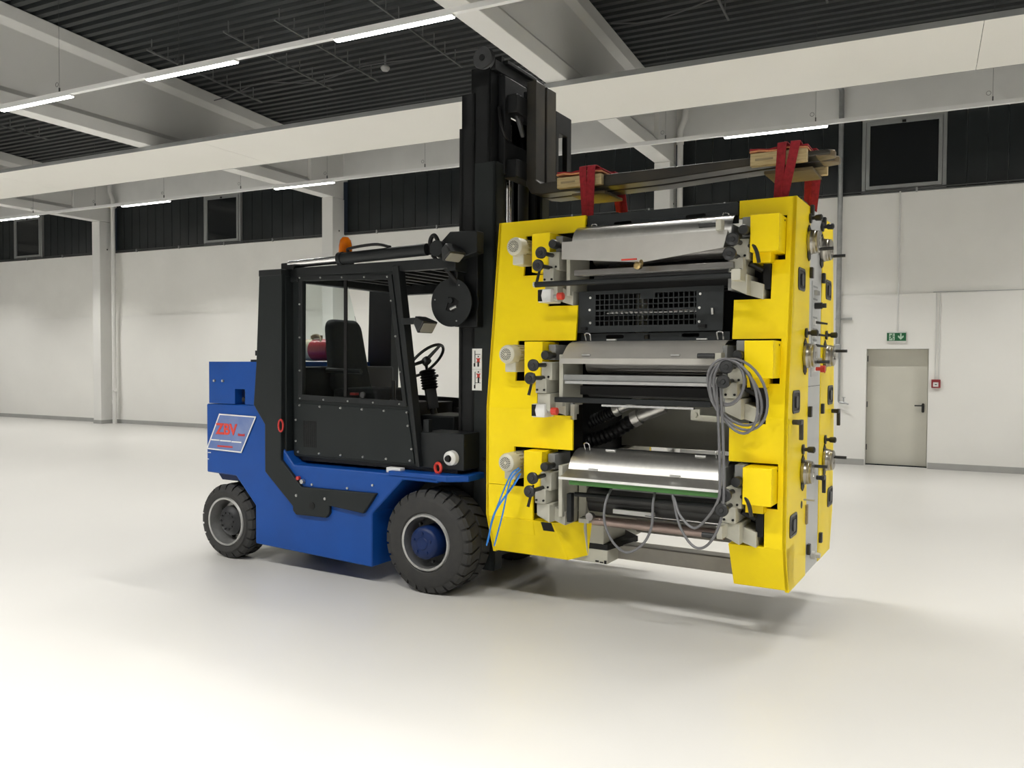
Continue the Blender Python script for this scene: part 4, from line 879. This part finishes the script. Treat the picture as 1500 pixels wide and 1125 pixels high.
# top station: curved cover, sloping wash-up trough with drain valve
s0 = sheet(arc(.10, 2.60, .145, 62, 190, 14), -1.495, -.375, 'roller_cover', 'brushed')
tv = MB()
A = [(-1.50, 2.607), (-.355, 2.607), (-.375, 2.495), (-.90, 2.432), (-1.485, 2.485)]
tv.prism(A, lambda a, z: (a, -.19+(z-2.607)*.25, z), lambda a, z: (a, -.186+(z-2.607)*.25, z)).build('drip_trough', 'satin', PU)
MB().prism([(-1.50, -.19), (-.355, -.19), (-.36, -.02), (-1.495, -.02)], lambda a, b: (a, b, 2.604 if b < -.1 else 2.52), lambda a, b: (a, b, 2.600 if b < -.1 else 2.516)).build('trough_floor', 'satin', PU)
MB().prism([(-1.485, 2.487), (-.90, 2.434), (-.375, 2.497)], lambda a, z: (a, -.215, z), lambda a, z: (a, -.02, z+.03)).build('trough_base', 'satin', PU)
vl = MB().cyl((-.905, -.22, 2.44), (-.905, -.25, 2.405), .016).lathe([(.012, -.01), (.024, 0), (.024, .03), (.016, .035), (.016, .06)], (-.905, -.30, 2.405), (0, 1, 0), 18).build('drain_valve', 'brass', PU)
MB().box(-1.03, -.925, -.262, -.25, 2.447, 2.457).build('valve_handle', 'redbright', vl)
for a_ in (-1.27, -.69): MB().cbox((a_, -.045, 2.615), .07, .012, .012).build('cover_clip', 'steelrim', s0)
MB().cyl((-.53, -.21, 2.642), (-.42, -.21, 2.642), .016, n=12).build('grip', 'blackplastic', PU); MB().box(-.42, -.385, -.23, -.16, 2.60, 2.67).build('grip_arm', 'cream', PU, bev=.004)
MB().box(-1.42, -.325, -.16, -.09, 2.375, 2.415).build('ink_duct_bar', 'rollersteel', PU, bev=.004)
MB().tube([(-1.66, -.27, 2.317), (-.27, -.27, 2.317)], .019, 14).build('guard_rod', 'blackpaint', PU)
MB().cyl((-1.672, -.27, 2.317), (-1.66, -.27, 2.317), .02).build('rod_end', 'cream', PU); MB().box(-.30, -.245, -.30, -.18, 2.285, 2.35).build('rod_end', 'cream', PU)
for z in (2.355, 2.345): MB().tube([(-1.42, .0, z), (-.41, .0, z)], .005).build('bright_wire', 'chrome', PU)
MB().box(-1.42, -.41, .05, .09, 2.28, 2.33).build('register_bar', 'black', PU)
# middle station: flat cover with lip, ductor bar
s1 = sheet([(.10, 1.935), (.0, 1.932), (-.06, 1.915), (-.10, 1.89), (-.18, 1.815), (-.205, 1.812), (-.205, 1.775)], -1.505, -.395, 'roller_cover', 'satin')
for a_ in (-1.32, -.69): MB().cbox((a_, -.17, 1.835), .06, .012, .012).build('cover_clip', 'steelrim', s1)
MB().cyl((-.52, -.24, 1.83), (-.41, -.24, 1.83), .016, n=12).build('grip', 'blackplastic', PU); MB().box(-.41, -.37, -.25, -.17, 1.775, 1.85).build('grip_arm', 'cream', PU, bev=.004)
MB().box(-1.50, -.40, -.16, -.12, 1.66, 1.70).build('ink_duct_bar', 'castgrey', PU, bev=.004); MB().box(-1.475, -.42, -.18, -.14, 1.638, 1.658).build('duct_blade', 'chrome', PU)
MB().box(-1.535, -.44, -.22, -.16, 1.51, 1.545).build('guard_bar', 'blackpaint', PU, bev=.004); MB().box(-1.18, -.55, -.22, -.20, 1.492, 1.505).build('bright_edge', 'chrome', PU)
MB().box(-1.42, -.41, -.05, .0, 1.56, 1.62).build('register_bar', 'black', PU)
MB().py([(-.62, 1.415), (-.35, 1.405), (-.35, 1.44), (-.56, 1.45), (-.56, 1.485), (-.62, 1.485)], -.06, -.04).cyl((-.59, -.06, 1.45), (-.59, -.09, 1.45), .02).build('hook_bracket', 'cream', PU)
MB().py([(-1.63, 1.425), (-1.46, 1.415), (-1.46, 1.50), (-1.48, 1.50), (-1.48, 1.43), (-1.61, 1.44), (-1.61, 1.50), (-1.63, 1.50)], -.08, -.05).build('hook_bracket', 'castgrey', PU)
MB().box(-1.47, -1.44, -.10, -.06, 1.385, 1.49).build('hook_tongue', 'cream', PU)
# emergency stop boxes on the left column
for z0_, b_ in ((2.25, -.16), (1.45, -.24)):
    t = MB().box(-1.70, -1.60, b_, b_+.16, z0_-.048, z0_+.045).build('stop_switch_box', 'white', PU, bev=.006)
    MB().py([(-1.70, z0_-.04), (-1.665, z0_-.04), (-1.675, z0_), (-1.665, z0_+.04), (-1.70, z0_+.04)], b_-.003, b_+.001).build('box_inset', 'black', t)
    MB().cyl((-1.60, b_+.05, z0_-.005), (-1.57, b_+.05, z0_-.005), .014).build('button_collar', 'steelrim', t); MB().cyl((-1.57, b_+.05, z0_-.005), (-1.525, b_+.05, z0_-.005), .026).build('emergency_stop', 'redbright', t, bev=.004)
# bottom station: large polished cover, green edge, bars and rollers
s2 = sheet(arc(.07, .975, .20, 62, 160, 14)+[(-.20, 1.012), (-.265, 1.004)], -1.475, -.375, 'roller_cover', 'brushed')
MB().box(-1.475, -.37, -.268, -.255, .990, 1.006).build('white_lip', 'white', s2); MB().box(-1.40, -.375, -.255, -.20, .957, .99).build('green_edge', 'green', s2)
for a_ in (-1.27, -.69): MB().cbox((a_, -.15, 1.055), .07, .012, .014).build('cover_clip', 'steelrim', s2)
MB().tube([(-1.40, -.16, .878), (-.42, -.16, .892)], .016, 10).build('guard_rod', 'blackpaint', PU)
MB().box(-1.25, -.41, .10, .14, .80, .93).build('register_bar', 'castgrey', PU)
MB().cyl((-1.42, .18, .79), (-.41, .18, .79), .10, n=28).build('plate_roller', 'rollerdark', PU)
MB().cyl((-1.36, .05, .668), (-.42, .05, .668), .034, n=24).build('copper_roller', 'copper', PU); MB().cyl((-1.44, .05, .668), (-1.36, .05, .668), .02).build('roller_journal', 'black', PU)
MB().box(-1.20, -.90, .03, .06, .735, .765).build('bright_edge', 'white', PU); MB().tube([(-.95, .0, .745), (-.42, .0, .745)], .005).build('bright_wire', 'chrome', PU)
MB().cyl((-.45, -.33, .735), (-.36, -.33, .735), .017, n=12).build('grip', 'blackplastic', PU); MB().box(-.36, -.325, -.34, -.2, .72, .80).build('grip_arm', 'cream', PU, bev=.004)
MB().box(-1.46, -1.425, -.17, -.12, .68, .88).build('scraper_arm', 'blackpaint', PU, bev=.004)
MB().box(-1.50, -1.30, .10, .50, .49, .72).build('frame_foot', 'cream', PU, bev=.006)
MB().cyl((-1.33, -.04, .715), (-1.33, -.08, .715), .028, n=18).build('bearing_cap', 'rollersteel', PU)
MB().box(-1.44, -1.36, -.02, .06, .655, .685).build('bearing_plate', 'cream', PU)
# ribbed hoses to the suction pipes
def hose(P_, r_, nm='ribbed_hose'):
    p = smoothpts(P_, 14); rr = [r_*(1.0 if i % 2 else .86) for i in range(len(p))]
    return MB().tube(p, rr, 14).build(nm, 'black', PU)
h1 = hose([(-1.70, .30, 1.26), (-1.60, .30, 1.30), (-1.44, .30, 1.37), (-1.30, .30, 1.44)], .048); h2 = hose([(-1.70, .26, 1.17), (-1.58, .26, 1.19), (-1.36, .26, 1.25), (-1.13, .26, 1.385)], .055)
for h_, p0, p1, r_ in ((h1, (-1.31, .30, 1.435), (-1.27, .30, 1.453), .05), (h2, (-1.15, .26, 1.374), (-1.10, .26, 1.40), .057)): MB().cyl(p0, p1, r_).build('hose_clamp', 'stainless', h_)
MB().cyl((-1.28, .30, 1.447), (-1.10, .32, 1.52), .035).build('suction_pipe', 'stainless', PU); MB().cyl((-1.11, .26, 1.395), (-.92, .28, 1.475), .042).build('suction_pipe', 'stainless', PU)

# ================================================================== RIGGING AND CABLES
PT = Matrix.Translation((-0.733, 5.335, 0)) @ Matrix.Rotation(R(-3.992), 4, 'Z')
def W(T, pts): return [T @ Vector(p) for p in pts]
def place(o, T): o.matrix_world = T; return o
RB = R(-2.923)
def block(u0, u1, v0, v1, z0, z1, label, m_='wood', pad=False):
    p = FT @ Vector(((u0+u1)/2, (v0+v1)/2, z0))
    t = thing('wooden_block', label, 'wood block', p, RB)
    MB().box(-(u1-u0)/2, (u1-u0)/2, -(v1-v0)/2, (v1-v0)/2, 0, z1-z0).build('timber', m_, t, bev=.004)
    if pad: MB().box(-.07, .05, -(v1-v0)/2-.001, -(v1-v0)/2, .035, .05).build('stamp_mark', 'wooddark', t).location = (-(u1-u0)*.22, 0, 0)
    return t
block(.715, 1.085, .615, .665, 3.118, 3.20, 'pale wooden block beside the near fork at the left slings', pad=True)
block(2.185, 2.555, .615, .665, 3.125, 3.212, 'pale wooden block beside the near fork at the right slings', pad=True)
block(2.30, 2.62, 1.035, 1.08, 3.11, 3.20, 'pale wooden block on the far side of the far fork at the right')
def pad(u0, u1, label):
    p = FT @ Vector(((u0+u1)/2, .83, 3.2))
    t = thing('protective_pad', label, 'pad', p, RB)
    n_ = 6
    for i in range(2):
        MB().strip([((u1-u0)*(j/n_-.5), 0, .022+.014*i+.006*math.sin(j*1.9+i)) for j in range(n_+1)], (0, 1, 0), .43-.02*i, .011).build('pad_layer', 'orange' if i == 0 else 'slingred', t)
pad(.71, 1.09, 'orange carpet pad under the left slings on the forks'); pad(2.18, 2.56, 'orange carpet pad under the right slings on the forks')
block(.80, 1.08, .70, 1.06, 3.066, 3.088, 'thin wooden plank under the forks at the left slings', 'plankshade')
block(2.26, 2.58, .70, 1.06, 3.082, 3.104, 'thin wooden plank under the forks at the right slings', 'plankshade')
def sling(u, du, vt, vb, ub, label, zb=2.86):
    t = thing('lifting_sling', label, 'sling', FT @ Vector((u, vt, 3.24)), RB, group='red lifting slings')
    sgn = -1 if vb < .85 else 1
    L0 = Vector((u, vt, 3.24))
    for k, s_ in enumerate((-1, 1)):
        us = u+s_*du/2
        vi = .85-.02*sgn*0
        e0 = Vector((us, vt, 3.235)); e1 = Vector((ub+s_*.016, vb, zb))
        P_ = [Vector((us-.01*s_, .85+sgn*.04, 3.266)), Vector((us, vt+.03*-sgn, 3.266)), e0, e0.lerp(e1, .33), e0.lerp(e1, .66), e1]
        P_ = smoothpts([p-L0 for p in P_], 5)
        MB().strip(P_, (1, .18*s_, 0), .06, .007).build('webbing', 'slingred', t)
    return t
sling(.975, .07, .60, .56, 1.0, 'dark red lifting sling at the near left of the forks')
sling(1.03, .05, 1.06, 1.12, 1.07, 'dark red lifting sling at the far left of the forks')
sling(2.44, .085, .60, .56, 2.40, 'bright red lifting sling at the near right of the forks')
sling(2.52, .06, 1.10, 1.14, 2.49, 'red lifting sling at the far right of the forks')
# grey cable coiled over the knobs of the middle station
t = thing('coiled_cable', 'grey electric cable coiled over the middle right knobs of the press', 'cable', PT @ Vector((-.30, -.40, 1.80)), R(-3.992))
org = Vector((-.30, -.40, 1.80))
def loop(cx, cz, rx, rz, b, tilt=0, n_=30): return [Vector((cx+rx*math.cos(q)*math.cos(tilt)-rz*math.sin(q)*math.sin(tilt), b+.015*math.sin(2*q), cz+rx*math.cos(q)*math.sin(tilt)+rz*math.sin(q)*math.cos(tilt)))-org for q in [2*PI*i/n_ for i in range(n_)]]
for cx, cz, rx, rz, b, ti in ((-.315, 1.672, .110, .140, -.335, .1), (-.300, 1.668, .095, .128, -.325, -.12), (-.235, 1.60, .158, .222, -.335, .45), (-.250, 1.585, .122, .222, -.345, .28), (-.262, 1.60, .135, .205, -.32, .62)):
    MB().tube(loop(cx, cz, rx, rz, b, ti), .0085, 7, closed=True).build('cable_loop', 'cablegrey', t)
def strand(P_, label=None): MB().tube([Vector(p)-org for p in smoothpts(P_, 8)], .0085, 7).build('cable_strand', 'cablegrey', t)
strand([(-.37, -.34, 1.66), (-.345, -.36, 1.35), (-.33, -.38, 1.1), (-.33, -.40, .98), (-.40, -.36, .86), (-.50, -.33, .77), (-.60, -.30, .83), (-.66, -.25, .93)])
strand([(-.345, -.34, 1.66), (-.32, -.36, 1.35), (-.305, -.38, 1.05), (-.32, -.38, .85), (-.40, -.35, .69), (-.50, -.32, .65), (-.60, -.30, .76), (-.67, -.25, .95)])
strand([(-1.12, -.15, .97), (-1.13, -.25, .86), (-1.12, -.29, .74), (-1.06, -.30, .62), (-.96, -.30, .555), (-.85, -.30, .62), (-.79, -.30, .74), (-.80, -.25, .88), (-.82, -.15, .97)])
strand([(-.37, -.30, 1.76), (-.42, -.33, 1.70), (-.405, -.34, 1.58), (-.36, -.35, 1.50)])
# blue cable ties hanging from the lowest motor
t = thing('blue_cable_ties', 'blue plastic straps hanging from the lowest motor of the press', 'strap', PT @ Vector((-1.84, -.28, 1.02)), R(-3.992))
org = Vector((-1.84, -.28, 1.02))
for P_ in ([(-1.80, -.24, 1.04), (-1.84, -.30, .98), (-1.96, -.31, .70), (-2.03, -.30, .475)], [(-1.79, -.24, 1.03), (-1.83, -.31, .95), (-1.90, -.30, .70), (-1.965, -.30, .48)], [(-1.79, -.24, 1.0), (-1.81, -.29, .93), (-1.95, -.32, .72), (-2.02, -.30, .50)]):
    MB().tube([Vector(p)-org for p in smoothpts(P_, 6)], .010, 6, flat=.4).build('strap', 'strapblue', t)
